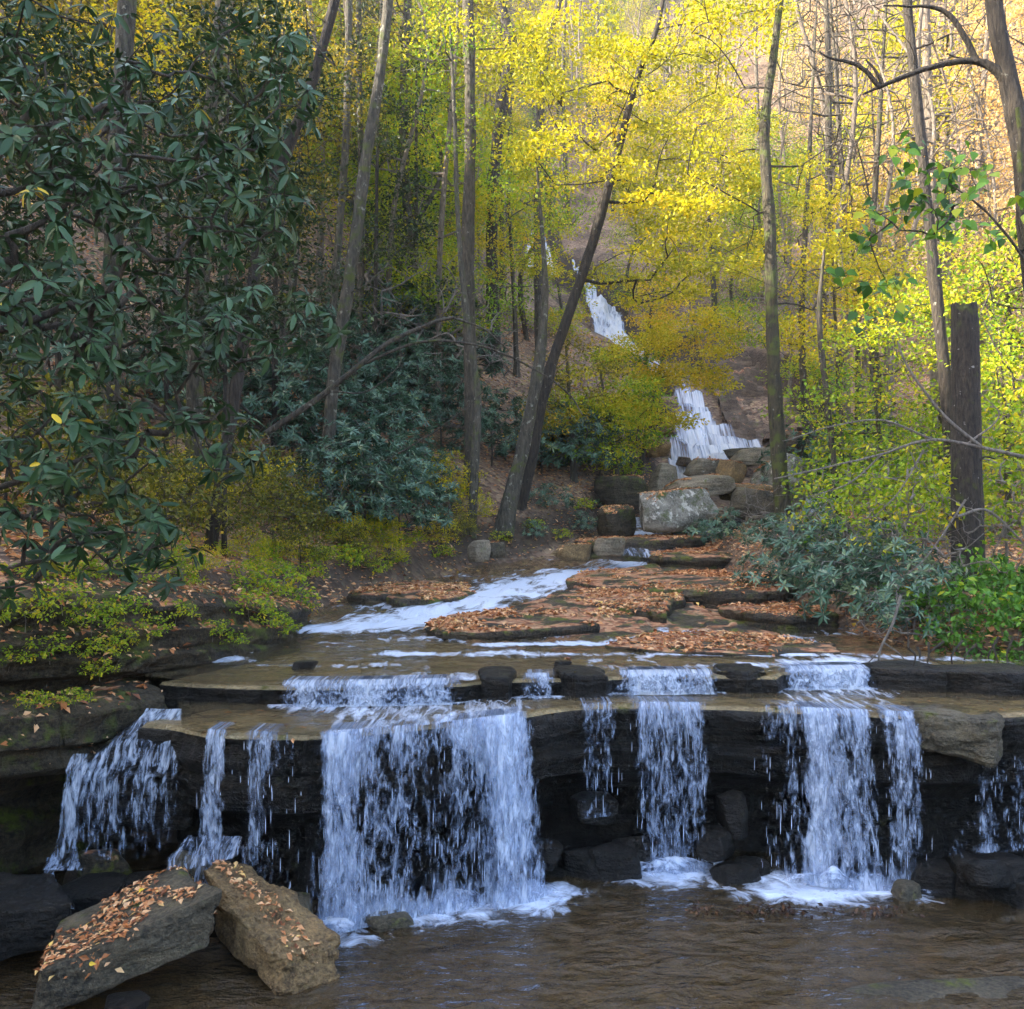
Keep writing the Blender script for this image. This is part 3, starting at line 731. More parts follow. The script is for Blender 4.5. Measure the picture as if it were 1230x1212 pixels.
# ------------------------------------------------------------------ water
def sheet(name, nu, nv, fpos, fflow, attrs, mat, kind='structure', label=None, parent=None):
    u, v = np.meshgrid(np.linspace(0, 1, nu), np.linspace(0, 1, nv))
    u = u.ravel(); v = v.ravel()
    at = {'flow': fflow(u, v)}
    for k, f in attrs.items(): at[k] = f(u, v)
    o = mk(name, fpos(u, v), gridfaces(nv, nu), mat, parent, True, at)
    return tag(o, label, kind=kind)

# pool
def pool_pos(u, v):
    x = -5 + 12 * u; y = 1.5 + 8.0 * v
    p = np.stack([x * 1.6, y * 3.2, 0 * x], 1)
    z = 0.03 * fbm(p, 4) + 0.016 * fbm(p * 3.0 + 3, 3)
    return np.stack([x, y, z], 1)
FOAM = [(-1.35, 7.38, .5, .26, .85), (-0.85, 7.72, .5, .3, 1.0), (-0.45, 7.9, .55, .3, 1.1), (0.2, 8.1, .45, .28, 1.2), (1.4, 8.66, .7, .26, 1.25), (2.75, 8.32, .95, .28, 1.35), (3.6, 8.25, .5, .2, .8), (4.4, 8.1, .4, .15, .7), (-1.6, 7.25, .35, .2, .9)]
def pool_foam(u, v):
    p = pool_pos(u, v); f = np.zeros(len(p))
    for (x, y, rx, ry, a) in FOAM:
        d = ((p[:, 0] - x) / (rx * 1.35)) ** 2 + ((p[:, 1] - y) / (ry * 1.9)) ** 2
        f = np.maximum(f, a * np.exp(-d))
    return 0.14 + 0.5 * f
sheet('pool', 420, 300, pool_pos, lambda u, v: np.stack([-5 + 12 * u, 8 * v, 0 * u], 1), {'foam': pool_foam}, M['pool'])

# stream above the low step
_ZS = np.array([[9.0, 1.635], [10, 1.645], [12, 1.67], [13, 1.715], [14.5, 1.83], [16, 1.95], [18, 2.1], [20, 2.3], [21, 2.45], [22.2, 2.85], [24, 3.2], [27, 4.35]])
def str_pos(u, v):
    s = v
    Yb = 9.0 + 15.5 * v ** 1.3
    xl = np.interp(Yb, _XL[:, 0], _XL[:, 1]) - 0.25; xr = np.interp(Yb, _XR[:, 0], _XR[:, 1]) + 0.2
    x = xl + (xr - xl) * u
    px = 615 + F * x / np.maximum(Yb, 1)
    yl = lip2(px)
    Y = np.maximum(Yb, yl + 0.02)
    z = ip(_ZS, Y)
    p = np.stack([x * 1.2, Y * 0.7, 0 * x], 1)
    rap = np.clip((Y - 12.5) / 2, 0, 1)
    z = z + (0.012 + 0.035 * rap) * fbm(p * 2.2, 4)
    return np.stack([x, Y, z], 1)
RAP = [(365, 752, 13.0), (430, 745, 13.4), (480, 742, 13.6), (530, 728, 14.6), (590, 708, 16.2), (640, 692, 18), (700, 680, 19.5), (780, 660, 21)]
RX = np.array([[X(a, Y), Y] for a, _, Y in RAP])
def str_foam(u, v):
    p = str_pos(u, v)
    xc = np.interp(p[:, 1], RX[:, 1], RX[:, 0])
    wv = np.interp(p[:, 1], [12.6, 13.2, 14, 16, 18, 20, 22], [1.2, 1.3, 1.05, 0.95, 0.9, 0.9, 0.8])
    f = np.exp(-((p[:, 0] - xc) / wv) ** 2) * np.interp(p[:, 1], [12.3, 12.9, 14, 22, 24], [0, 1, 1, 0.9, 0.4])
    px = 615 + F * p[:, 0] / p[:, 1]
    g = 0.55 * np.clip(fbm(np.stack([p[:, 0] * 0.9, p[:, 1] * 2.2, 0 * px], 1), 3) + 0.15, 0, 1) * np.interp(p[:, 1], [9.5, 10.3, 12.5, 13.5], [0.3, 1, 1, 0.3])
    g2 = 0.5 * np.exp(-((px - 985) / 60) ** 2 - ((p[:, 1] - 10.2) / 0.5) ** 2)
    base = 0.34 + 0.16 * fbm(p * 0.8, 3)
    return base + 0.4 * f * (1 + 0.5 * fbm(p * np.array([2.5, 1.2, 1]), 3)) + g + g2
sheet('stream', 200, 330, str_pos, lambda u, v: np.stack([str_pos(u, v)[:, 0] - 0.5 * np.interp(str_pos(u, v)[:, 1], RX[:, 1], RX[:, 0]) * 1.0, str_pos(u, v)[:, 1] + 0.35 * str_pos(u, v)[:, 0], 0 * u], 1), {'foam': str_foam}, M['stream'])

# thin film on the shelf between the two steps
def mid_pos(u, v):
    px = 215 + (1330 - 215) * u
    y1 = lip1(px) + 0.06; y2 = lip2(px) - 0.02
    Y = y1 + (y2 - y1) * v
    x = X(px, lip1(px) * (1 - v) + lip2(px) * v)
    z = 1.435 + 0.012 * fbm(np.stack([x * 3, Y * 3, 0 * x], 1), 3) + 0.012 * v
    return np.stack([x, Y, z], 1)
SPILL2 = [(330, 560), (624, 670), (732, 864), (934, 1046)]
def mid_foam(u, v):
    px = 215 + (1330 - 215) * u
    f = np.zeros(len(u))
    for (a, b_) in SPILL2:
        f = np.maximum(f, sstep(a - 25, a + 5, px) * sstep(b_ + 25, b_ - 5, px))
    s = f * (0.75 * v ** 2.0)
    for (a, b_, k) in [(390, 640, .55), (740, 850, .35), (930, 1090, .45)]:
        s = np.maximum(s, k * sstep(a - 20, a + 20, px) * sstep(b_ + 20, b_ - 20, px))
    return 0.18 + 0.75 * s
sheet('stream', 400, 60, mid_pos, lambda u, v: np.stack([mid_pos(u, v)[:, 0] * 2, mid_pos(u, v)[:, 1], 0 * u], 1), {'foam': mid_foam}, M['stream'])

# falling curtains
def curtain(label, a, b_, lip, ztop, zbot, throw, dens, seed, layers=3, edge=0.12, back=0.25, nv=70, strands=160, holes=0.0, spread=0.0, mat='fall', strand_r=(0.0014, 0.0036), drift=0.0, topfade=0.0):
    Ymid = float(lip(np.array([(a + b_) / 2]))[0])
    wid = abs(X(b_, Ymid) - X(a, Ymid))
    nu = max(14, int(wid / 0.022))
    Vs = []; Fs = []; fl = []; dn = []; off = 0
    for L in range(layers):
        u, v = np.meshgrid(np.linspace(0, 1, nu), np.linspace(0, 1, nv)); u = u.ravel(); v = v.ravel()
        px = a + (b_ - a) * u
        Yl = lip(px)
        x = X(px, Yl)
        t = np.clip((v - 0.12) / 0.88, 0, 1)
        drop = t ** 1.15
        hh = (ztop - zbot)
        z = ztop - hh * drop
        bumpn = fbm(np.stack([x * 9 + seed, z * 2.2, 0 * x + L * 7.1 + seed], 1), 3)
        slow = fbm(np.stack([x * 1.7 + seed * 3, z * 0.9, 0 * x + L * 3.3], 1), 2)
        thr = throw * np.sqrt(drop + 1e-4) * (1 + 0.35 * slow)
        Y = Yl - 0.07 + (back + 0.07) * (1 - np.clip(v / 0.12, 0, 1)) - thr - 0.045 * L * drop ** 0.5 - 0.035 * bumpn * (0.25 + drop)
        z = z + 0.02 * (v < 0.12) + 0.0
        x = x + spread * (u - 0.5) * drop + drift * drop ** 0.7 + 0.05 * drop * fbm(np.stack([x * 1.3, z * 1.6, 0 * x + L * 4 + seed], 1), 2) + 0.03 * drop * fbm(np.stack([x * 4, z * 3, 0 * x + L + seed], 1), 2)
        zz = np.maximum(z, zbot)
        Vs.append(np.stack([x, Y, zz], 1)); Fs.append(gridfaces(nv, nu) + off); off += nu * nv
        fl.append(np.stack([x + L * 3.7, z + L * 1.9 + 0.6 * (1 - drop), 0 * x + seed + L * 2.3], 1))
        ew = edge + 0.06 / max(wid, 0.2)
        uw = u + 0.07 * fbm(np.stack([z * 2.3 + seed, 0 * z + L * 3.0, 0 * z], 1), 3)
        e = sstep(0, ew, uw) * sstep(1, 1 - ew, uw)
        cl = fbm(np.stack([x * 3.1 + seed * 5, z * 0.35, 0 * x + seed], 1), 3)
        d = dens - 0.45 * (1 - e) + 0.42 * cl - holes * sstep(0.1, 0.5, drop) * sstep(1, 0.7, drop) + 0.12 * (1 - sstep(0, 0.25, drop)) + 0.22 * sstep(0.86, 1, drop) - L * 0.04 - topfade * (1 - sstep(0.0, 0.35, drop))
        dn.append(d)
    o = mk('waterfall', np.concatenate(Vs), np.concatenate(Fs), M[mat], None, True, {'flow': np.concatenate(fl), 'dens': np.concatenate(dn)})
    tag(o, label, kind='structure')
    # broken streaks and drops flying in front of the curtain
    r = np.random.default_rng(seed)
    n = strands // 4
    if n:
        u = r.beta(1.1, 1.1, n); px = a + (b_ - a) * u; t = r.uniform(0.03, 0.97, n) ** 0.9
        ln = r.uniform(0.03, 0.16, n) * (0.5 + t) ; rad = r.uniform(*strand_r, n)
        Yl = lip(px)
        x = X(px, Yl) + spread * (u - .5) * t + r.normal(0, 0.015, n)
        Y = Yl - throw * np.sqrt(t) - r.uniform(-0.02, 0.16, n) * (0.3 + t)
        z = ztop - (ztop - zbot) * t
        k = 4
        ang = np.arange(k) * 2 * np.pi / k
        ring = np.stack([np.cos(ang), np.sin(ang)], 1)
        pts = np.stack([x, Y, z], 1)
        prof = [(0, 0.15), (0.35, 0.75), (0.75, 1.0), (1.0, 0.2)]
        VV = np.zeros((n, len(prof), k, 3))
        for i, (tt, rr) in enumerate(prof):
            VV[:, i, :, 0] = pts[:, None, 0] + ring[None, :, 0] * rad[:, None] * rr
            VV[:, i, :, 1] = pts[:, None, 1] + ring[None, :, 1] * rad[:, None] * rr
            VV[:, i, :, 2] = (pts[:, 2] - ln * tt)[:, None]
        base = np.arange(n)[:, None, None, None] * len(prof) * k
        ii = np.arange(len(prof) - 1)[None, :, None]; jj = np.arange(k)[None, None, :]
        def ix(i, j): return (np.arange(n)[:, None, None] * len(prof) * k + i * k + j % k)
        Fq = np.stack([ix(ii, jj), ix(ii, jj + 1), ix(ii + 1, jj + 1), ix(ii + 1, jj)], -1).reshape(-1, 4)
        tag(mk('water_drops', VV.reshape(-1, 3), Fq, M['white_water'], o, True), kind='stuff')
    return o

c = 1.445
curtain('wide ragged fall pouring over the jutting left part of the ledge', 368, 640, lip1, c, 0.0, 0.16, 0.54, 1, 3, holes=0.06, strands=420, spread=0.05)
curtain('dense shoulder of the wide fall at its right end', 570, 640, lip1, c, 0.0, 0.26, 0.6, 2, 3, strands=90, spread=0.12, drift=0.16)
curtain('narrow column of the wide fall at its left end', 385, 450, lip1, c, 0.0, 0.2, 0.46, 3, 2, strands=60, holes=0.05)
curtain('narrow fall in the middle of the ledge', 752, 856, lip1, c, 0.0, 0.2, 0.63, 4, 3, strands=150, spread=-0.08)
curtain('broad bright fall on the right part of the ledge', 950, 1055, lip1, c, 0.0, 0.22, 0.66, 5, 3, strands=120, spread=-0.05)
curtain('thin veil beside the bright fall towards the middle', 902, 960, lip1, c, 0.0, 0.17, 0.48, 6, 2, strands=130)
curtain('thin veil beside the bright fall towards the right bank', 1045, 1108, lip1, c, 0.0, 0.18, 0.5, 7, 2, strands=150)
curtain('slender rope of water at the right edge of the veil', 1072, 1106, lip1, c, 0.0, 0.22, 0.56, 8, 2, strands=50)
curtain('faint drips on the black rock between the falls', 690, 745, lip1, c, 0.45, 0.02, 0.3, 9, 2, strands=70)
curtain('faint drips at the right end under the angular block', 1160, 1235, lambda u: lip1(u) - 0.05, 1.12, 0.3, 0.05, 0.4, 10, 2, strands=80, topfade=0.35)
curtain('little spout left of the wide fall', 243, 282, lip1, c, 0.2, 0.16, 0.44, 11, 2, strands=50)
curtain('sparse dripping veil left of the wide fall', 285, 370, lip1, c, 0.1, 0.06, 0.24, 12, 2, strands=170)
curtain('small spill over the low step above the wide fall', 330, 562, lip2, 1.645, 1.45, 0.06, 0.62, 13, 2, nv=24, strands=0)
curtain('tiny spill between two black step blocks', 622, 672, lip2, 1.645, 1.45, 0.05, 0.6, 14, 2, nv=24, strands=0)
curtain('small spill over the low step in the middle', 730, 866, lip2, 1.645, 1.45, 0.06, 0.62, 15, 2, nv=24, strands=0)
curtain('small spill over the low step above the bright fall', 932, 1050, lip2, 1.645, 1.45, 0.08, 0.68, 16, 2, nv=24, strands=0)

# side fall: slides down the sloping rock, then drops from its edge
def rows_sheet(label, rows, mat, dens, seed, nu=60, nv=90, bumpy=0.05, name='waterfall', dd=None, steps=0, sh=0.0):
    R = np.array(rows, float)
    tt = np.linspace(0, 1, len(R))
    def pos(u, v):
        py = np.interp(v, tt, R[:, 0]); l = np.interp(v, tt, R[:, 1]); rr = np.interp(v, tt, R[:, 2]); Y = np.interp(v, tt, R[:, 3])
        dy = np.interp(v, tt, R[:, 4]) if R.shape[1] > 4 else 0
        px = l + (rr - l) * u
        py = py + dy * (u - 0.5)
        p = np.stack([(px - 615) / F * Y, Y, CAMZ + (HOR - py) / F * Y], 1)
        nz = fbm(np.stack([p[:, 0] * 2.5, p[:, 1] * 1.2, p[:, 2] * 1.2 + seed], 1), 4)
        p[:, 2] += bumpy * nz; p[:, 1] -= bumpy * nz
        if steps:
            ph = (v * steps + 0.35 * fbm(np.stack([u * 3, 0 * u + seed, 0 * u], 1), 2)) % 1.0
            k = sstep(0.0, 0.55, ph) - ph
            p[:, 2] -= sh * k; p[:, 1] -= sh * 0.8 * k
        return p
    def flow(u, v):
        p = pos(u, v); return np.stack([p[:, 0], v * (R[:, 0].max() - R[:, 0].min()) / F * R[:, 3].mean() * 1.6, 0 * u + seed], 1)
    def den(u, v):
        e = sstep(0, 0.14, u) * sstep(1, 0.86, u)
        p = pos(u, v)
        k = np.interp(v, tt, dd) if dd is not None else 0
        return dens + k - 0.5 * (1 - e) + 0.3 * fbm(np.stack([p[:, 0] * 1.5, p[:, 2] * 0.8, 0 * u + seed], 1), 3)
    return sheet(name, nu, nv, pos, flow, {'dens': den}, M[mat], 'structure', label)
rows_sheet('side fall fanning over the sloping rock at the left bank', [(852, 172, 222, 8.55, 0), (868, 158, 224, 8.3, 0), (890, 120, 226, 8.05, -18), (915, 84, 228, 7.95, -14), (935, 78, 226, 7.86, 0), (975, 74, 222, 7.82, 0), (1005, 70, 224, 7.8, 0), (1032, 68, 226, 7.76, 0)], 'fall', 0.52, 31, 70, 110, 0.03, dd=[.2, .15, .08, .06, 0, -.06, -.1, -.22])
rows_sheet('white rope of the side fall dropping onto stones', [(905, 84, 108, 7.85, 0), (925, 76, 104, 7.8, 0), (960, 72, 96, 7.76, 0), (1000, 68, 92, 7.74, 0), (1030, 58, 98, 7.7, 0), (1045, 45, 105, 7.6, 0)], 'fall', 0.55, 32, 24, 70, 0.02)
rows_sheet('water sheeting over low stones below the side fall', [(1003, 215, 300, 7.55, 0), (1018, 205, 300, 7.4, 0), (1030, 190, 290, 7.3, 0), (1045, 180, 230, 7.25, 0)], 'fall', 0.42, 33, 50, 30, 0.03)
rows_sheet('trickle running between the stones at the left bank', [(1030, 55, 70, 7.66, 0), (1050, 50, 66, 7.45, 0), (1075, 62, 76, 7.3, 0), (1092, 80, 92, 7.1, 0)], 'fall', 0.5, 34, 14, 40, 0.02)
rows_sheet('splash on the dark stones at the right bank', [(985, 1160, 1180, 8.15, 0), (1005, 1145, 1172, 8.05, 0), (1030, 1135, 1160, 7.95, 0)], 'fall', 0.36, 35, 20, 30, 0.03)

# upper cascade and the high falls
rows_sheet('white upper cascade tumbling down stepped rock', [(452, 802, 826, 36.2, 0), (470, 806, 846, 35.4, 0), (492, 812, 854, 34.6, 0), (498, 808, 858, 33.6, 0), (518, 822, 896, 32.6, 0), (534, 832, 932, 31.2, 10), (546, 838, 940, 30.2, 8)], 'cascade', 0.76, 51, 70, 160, 0.16, steps=7, sh=0.9)
rows_sheet('left arm of the upper cascade', [(512, 806, 846, 32.2, 0), (522, 800, 850, 31.4, 0), (548, 800, 852, 30.6, 0), (556, 798, 862, 29.6, 0), (570, 796, 842, 28.2, 0), (588, 796, 816, 26.6, 0)], 'cascade', 0.74, 52, 70, 120, 0.16, steps=4, sh=0.8)
rows_sheet('thin side trickle left of the upper cascade', [(486, 786, 796, 34, 0), (500, 792, 806, 33.5, 0), (512, 800, 822, 32.5, 0)], 'cascade', 0.5, 53, 20, 40, 0.1)
rows_sheet('high fall glimpsed between the yellow trees', [(312, 684, 706, 57, 0), (335, 694, 732, 55, 0), (365, 704, 744, 52, 0), (400, 712, 752, 50, 0), (425, 735, 780, 46, 0), (455, 785, 826, 38, 0)], 'cascade', 0.86, 54, 50, 90, 0.3)
rows_sheet('topmost white fall high on the hillside', [(280, 638, 654, 64, 0), (300, 630, 662, 62, 0), (322, 626, 668, 60, 0), (330, 655, 705, 58, 0)], 'cascade', 0.86, 55, 40, 60, 0.3)
rows_sheet('little fall among shrubs on the right bank', [(584, 972, 994, 24.2, 0), (598, 966, 998, 23.8, 0), (616, 962, 990, 23.4, 0)], 'cascade', 0.62, 56, 30, 40, 0.08)
rows_sheet('bluish chute sliding between leafy slabs', [(640, 800, 862, 21.9, 0), (648, 765, 850, 21.3, 0), (660, 745, 815, 20.6, 0), (668, 730, 790, 20.0, 0)], 'cascade', 0.5, 57, 50, 40, 0.05)

# foam mounds where the falls land
for k, (x, y, rx, ry, a) in enumerate(FOAM):
    n = 46
    th, rr = np.meshgrid(np.linspace(0, 2 * np.pi, n), np.linspace(0, 1, 22)); th = th.ravel(); rr = rr.ravel()
    xx = x + rx * rr * np.cos(th); yy = y + ry * rr * np.sin(th)
    nz = fbm(np.stack([xx * 7, yy * 7, 0 * xx + k], 1), 4)
    zz = 0.012 + 0.1 * a * np.exp(-(rr * 2.0) ** 2) * (0.9 + 0.5 * nz) + 0.02 * nz
    d = 0.76 - 0.72 * rr + 0.5 * nz
    tag(mk('foam', np.stack([xx, yy, zz], 1), gridfaces(22, n), M['fall'], None, True, {'flow': np.stack([xx * .45, yy * 4.2, 0 * xx + k], 1), 'dens': d}), 'white foam churning where a fall meets the pool', kind='stuff')

# ------------------------------------------------------------------ plant builders
def catmull(pts, n):
    pts = np.asarray(pts, float)
    P_ = np.vstack([2 * pts[0] - pts[1], pts, 2 * pts[-1] - pts[-2]])
    out = []
    m = len(pts) - 1
    for s in np.linspace(0, m - 1e-6, n):
        i = int(s); t = s - i
        a, b_, c_, d = P_[i:i + 4]
        out.append(0.5 * (2 * b_ + (c_ - a) * t + (2 * a - 5 * b_ + 4 * c_ - d) * t * t + (3 * b_ - a - 3 * c_ + d) * t ** 3))
    return np.array(out)

def tubes(chains, sides=5):
    Vs = []; Fs = []; off = 0
    for pts, rad in chains:
        pts = np.asarray(pts, float); rad = np.asarray(rad, float)
        n = len(pts)
        if n < 2: continue
        T = unit(np.gradient(pts, axis=0))
        m = unit(T.mean(0))
        ref = np.eye(3)[np.argmin(np.abs(m))]
        A_ = unit(np.cross(T, ref)); B_ = np.cross(T, A_)
        k = sides if rad.max() > 0.012 else 4 if rad.max() > 0.006 else 3
        ang = np.arange(k) * 2 * np.pi / k
        ring = pts[:, None, :] + rad[:, None, None] * (np.cos(ang)[None, :, None] * A_[:, None, :] + np.sin(ang)[None, :, None] * B_[:, None, :])
        Vs.append(ring.reshape(-1, 3))
        i = np.arange(n - 1)[:, None] * k; j = np.arange(k)[None, :]; j2 = (np.arange(k) + 1)[None, :] % k
        Fs.append(np.stack([i + j, i + j2, i + k + j2, i + k + j], -1).reshape(-1, 4) + off)
        off += n * k
    if not Vs: return np.zeros((0, 3)), np.zeros((0, 4), int)
    return np.concatenate(Vs), np.concatenate(Fs)

def trunk_tube(path, rad, sides=14, seed=0, flare=0.35):
    pts = catmull(path, max(24, int(len(path) * 10)))
    s = np.linspace(0, 1, len(pts))
    r = np.interp(s, np.linspace(0, 1, len(rad)), rad)
    hgt = pts[:, 2] - pts[0, 2]
    r = r * (1 + flare * np.exp(-hgt / (rad[0] * 2.2)))
    V, Fc = tubes([(pts, r)], sides)
    ax = np.repeat(pts, sides, axis=0)
    V = ax + (V - ax) * (1 + 0.16 * fbm(V * np.array([9, 9, 1.8]) + seed, 3) + 0.16 * fbm(V * 1.7 + seed, 2))[:, None]
    return pts, r, V, Fc

def grow(tp, tr, att, r0=0.006, step=0.3, bend=0.12, upw=0.6, sag=0.0, rs=None, maxr=0.6, expn=0.5):
    """branches from trunk nodes to each attractor, each joining the nearest branch already there"""
    r = rs or np.random.default_rng(5)
    nodes = [p for p in tp]; par = [i - 1 for i in range(len(tp))]
    fixed = len(tp)
    att = np.asarray(att)
    d0 = np.min(np.linalg.norm(att[:, None, :] - tp[None, :, :], axis=2), axis=1)
    chains = []
    arr = np.zeros((fixed + len(att) * 40, 3)); arr[:fixed] = tp; nn = fixed
    for ai in np.argsort(d0):
        a = att[ai]
        dv = arr[:nn] - a
        dist = np.sqrt((dv ** 2).sum(1))
        cost = dist + upw * np.maximum(0, dv[:, 2]) + 0.02 * r.random(nn) * dist
        cost[:max(1, fixed // 12)] += 2.0
        k = int(np.argmin(cost)); L = dist[k]
        m = int(np.clip(math.ceil(L / step), 2, 12))
        p0 = arr[k]
        ctrl = (p0 + a) / 2 + r.normal(0, bend, 3) * L + np.array([0, 0, -sag * L])
        t = np.linspace(0, 1, m + 1)[1:, None]
        path = (1 - t) ** 2 * p0 + 2 * t * (1 - t) * ctrl + t * t * a
        path[:-1] += r.normal(0, bend * 0.18 * L / m, (m - 1 + 0, 3)) if m > 1 else 0
        ids = []
        for q in path:
            par.append(k); arr[nn] = q; k = nn; ids.append(nn); nn += 1
        chains.append((par[ids[0]], ids))
        if nn + 20 > len(arr): arr = np.vstack([arr, np.zeros((2000, 3))])
    cnt = np.zeros(nn)
    for _, ids in chains: cnt[ids[-1]] += 1
    for i in range(nn - 1, fixed - 1, -1):
        if par[i] >= 0: cnt[par[i]] += cnt[i]
    rad = r0 * np.maximum(cnt, 1) ** expn
    out = []
    for s, ids in chains:
        rr = rad[ids]
        lim = (tr[s] * maxr if s < fixed else rad[s])
        rr = np.minimum(rr, lim)
        tap = np.linspace(1, 0.65, len(rr))
        out.append((np.vstack([arr[s][None], arr[ids]]), np.concatenate([[min(lim, rr[0] * 1.1)], rr * tap])))
    return out

def leafmesh(pos, dirs, nrm, size, aspect=0.45, v=None, fold=0.12, kind='kite'):
    n = len(pos)
    d = unit(dirs); nr = unit(nrm - (nrm * d).sum(1, keepdims=True) * d); s = np.cross(d, nr)
    size = np.broadcast_to(np.asarray(size, float), (n,))
    sz = size[:, None]
    if kind == 'kite':
        V = np.stack([pos, pos + d * sz * 0.48 + s * sz * aspect * 0.5 + nr * sz * fold, pos + d * sz, pos + d * sz * 0.48 - s * sz * aspect * 0.5 + nr * sz * fold], 1)
        Fc = np.arange(n)[:, None] * 4 + np.arange(4)[None, :]
        k = 4
    else:
        rows = [(0.0, 0.06), (0.18, 0.42), (0.42, 0.5), (0.7, 0.46), (0.9, 0.26), (1.0, 0.03)] if kind == 'long' else [(0.0, 0.05), (0.15, 0.36), (0.35, 0.5), (0.62, 0.34), (0.85, 0.12), (1.0, 0.02)]
        pts = []
        for (t, w) in rows:
            c_ = pos + d * sz * t - nr * sz * 0.16 * t * t
            pts += [c_ + s * sz * aspect * w + nr * sz * fold * w, c_, c_ - s * sz * aspect * w + nr * sz * fold * w]
        V = np.stack(pts, 1); k = V.shape[1]
        Fl = []
        for i in range(len(rows) - 1):
            for c_ in (0, 1):
                Fl.append([i * 3 + c_, i * 3 + c_ + 1, (i + 1) * 3 + c_ + 1, (i + 1) * 3 + c_])
        Fl = np.array(Fl)
        Fc = (np.arange(n)[:, None, None] * k + Fl[None]).reshape(-1, 4)
    vv = np.repeat(v if v is not None else np.random.default_rng(1).random(n), k)
    return V.reshape(-1, 3), Fc, vv

def spray(att, per, rad, flat, size, rs, aspect=0.5, upb=0.8, vmid=0.5, vs=0.25, droop=0.0):
    """leaves scattered round each twig end"""
    n = len(att) * per
    c_ = np.repeat(att, per, axis=0)
    o = rs.normal(0, 1, (n, 3)); o = o / (np.linalg.norm(o, axis=1, keepdims=True) + 1e-6) * (rs.random((n, 1)) ** 0.5)
    o *= np.array([rad, rad, rad * flat])
    pos = c_ + o
    d = unit(o * np.array([1, 1, 0.4]) + rs.normal(0, rad * 0.5, (n, 3)) + np.array([0, 0, -droop * rad]))
    nr = np.array([0, 0, 1.0]) * upb + rs.normal(0, 0.5, (n, 3))
    v = np.clip(np.repeat(rs.normal(vmid, vs * 0.7, len(att)), per) + rs.normal(0, vs * 0.6, n), 0, 1)
    return leafmesh(pos, d, nr, size * rs.uniform(0.65, 1.25, n), aspect, v)

def ell(specs, rs):
    """attractor points inside ellipses of the photograph, each with its own depth range"""
    out = []
    for (px, py, rx, ry, n, Y0, Y1) in specs:
        a = rs.uniform(0, 2 * np.pi, n); q = rs.random(n) ** 0.5
        Y = rs.uniform(Y0, Y1, n)
        for i in range(n):
            out.append(P(px + rx * q[i] * math.cos(a[i]), py + ry * q[i] * math.sin(a[i]), Y[i]))
    return np.array(out)

def tree(name, label, path, rad, bark, att=None, leaf=None, per=40, lrad=0.35, lsize=0.07, flat=0.4, group=None, seed=0, r0=0.006, aspect=0.55, vmid=0.5, upw=0.6, sag=0.0, bare=None, sides=14, cat='tree', step=0.3, vs=0.25, expn=0.5, flare=0.35):
    rs = np.random.default_rng(seed + 100)
    path = np.asarray(path, float)
    base = path[0].copy()
    path = path - base
    root = thing(name, label, cat, base, group)
    tp, tr, V, Fc = trunk_tube(path, rad, sides, seed, flare)
    mk('trunk', V, Fc, M[bark], root, True)
    ch = []
    allatt = [a - base for a in (att, bare) if a is not None and len(a)]
    if allatt:
        ch = grow(tp, tr, np.concatenate(allatt), r0=r0, upw=upw, sag=sag, rs=rs, step=step, expn=expn)
        V, Fc = tubes(ch, 6)
        tag(mk('branchwork', V, Fc, M[bark if not bark.endswith('moss') else 'bark_dark'], root, True), kind='stuff')
    if leaf and att is not None:
        V, Fc, v = spray(att - base, per, lrad, flat, lsize, rs, aspect, vmid=vmid, vs=vs)
        tag(mk('foliage', V, Fc, M[leaf], root, False, {'v': v}), kind='stuff')
    return root

def ground_z(x, y):
    return float(G(x, y)[0])

def rooted(path):
    """extend a traced trunk down to the ground below its first point"""
    path = [np.array(p) for p in path]
    g = ground_z(path[0][0], path[0][1])
    b_ = path[0].copy(); b_[2] = g - 0.15
    if path[0][2] - g > 0.25:
        d = path[0] - path[1]; d = d / max(abs(d[2]), 0.05) * (path[0][2] - g)
        b_[:2] += d[:2] * 0.5
        return [b_] + path
    path[0] = b_
    return path

_hy = np.concatenate([np.arange(6, 40, 0.05), np.arange(40, 200, 0.4)])
def hit(px, py):
    """where the line of sight through a photo pixel meets the ground"""
    z = CAMZ + (HOR - py) / F * _hy
    g = G(X(px, _hy), _hy)
    k = np.argmax(g >= z)
    return float(_hy[k]) if g[k] >= z[k] else 60.0

def trace(pts, Y, lean=None):
    n = len(pts)
    ln = lean if lean is not None else 0.0
    return [P(a, b_, Y + ln * i / max(1, n - 1)) for i, (a, b_) in enumerate(pts)]

def pxr(ws, Y):
    return [w / 2.0 / F * Y for w in ws]

# ------------------------------------------------------------------ standing trees traced from the photograph
RS = lambda s: np.random.default_rng(s)
Y1 = hit(566, 592)
tree('straight_tree', 'tall straight grey trunk rising from the left bank slope', rooted(trace([(566, 592), (565, 450), (562, 300), (565, 150), (560, -80)], Y1)), pxr([17, 16, 15, 14, 13], Y1), 'bark_grey',
     att=ell([(600, 40, 70, 60, 14, Y1 - 2, Y1 + 3), (530, 60, 60, 60, 10, Y1 - 1, Y1 + 4)], RS(1)), leaf='yellow', per=60, lrad=0.6, lsize=0.09, seed=1)
Y2 = hit(566, 640)
tree('slender_tree', 'slender pale lichened trunk in front of the straight grey tree', rooted(trace([(566, 642), (570, 560), (574, 480), (566, 420), (556, 340), (549, 240), (546, 140), (540, 20)], Y2, 1.0)), pxr([11, 10, 9, 8, 7, 6, 5, 3], Y2), 'bark_pale',
     att=ell([(540, 120, 50, 80, 14, Y2, Y2 + 2), (560, 20, 50, 40, 8, Y2, Y2 + 2)], RS(2)), leaf='lime', per=40, lrad=0.5, lsize=0.08, seed=2)
Y3 = hit(606, 640)
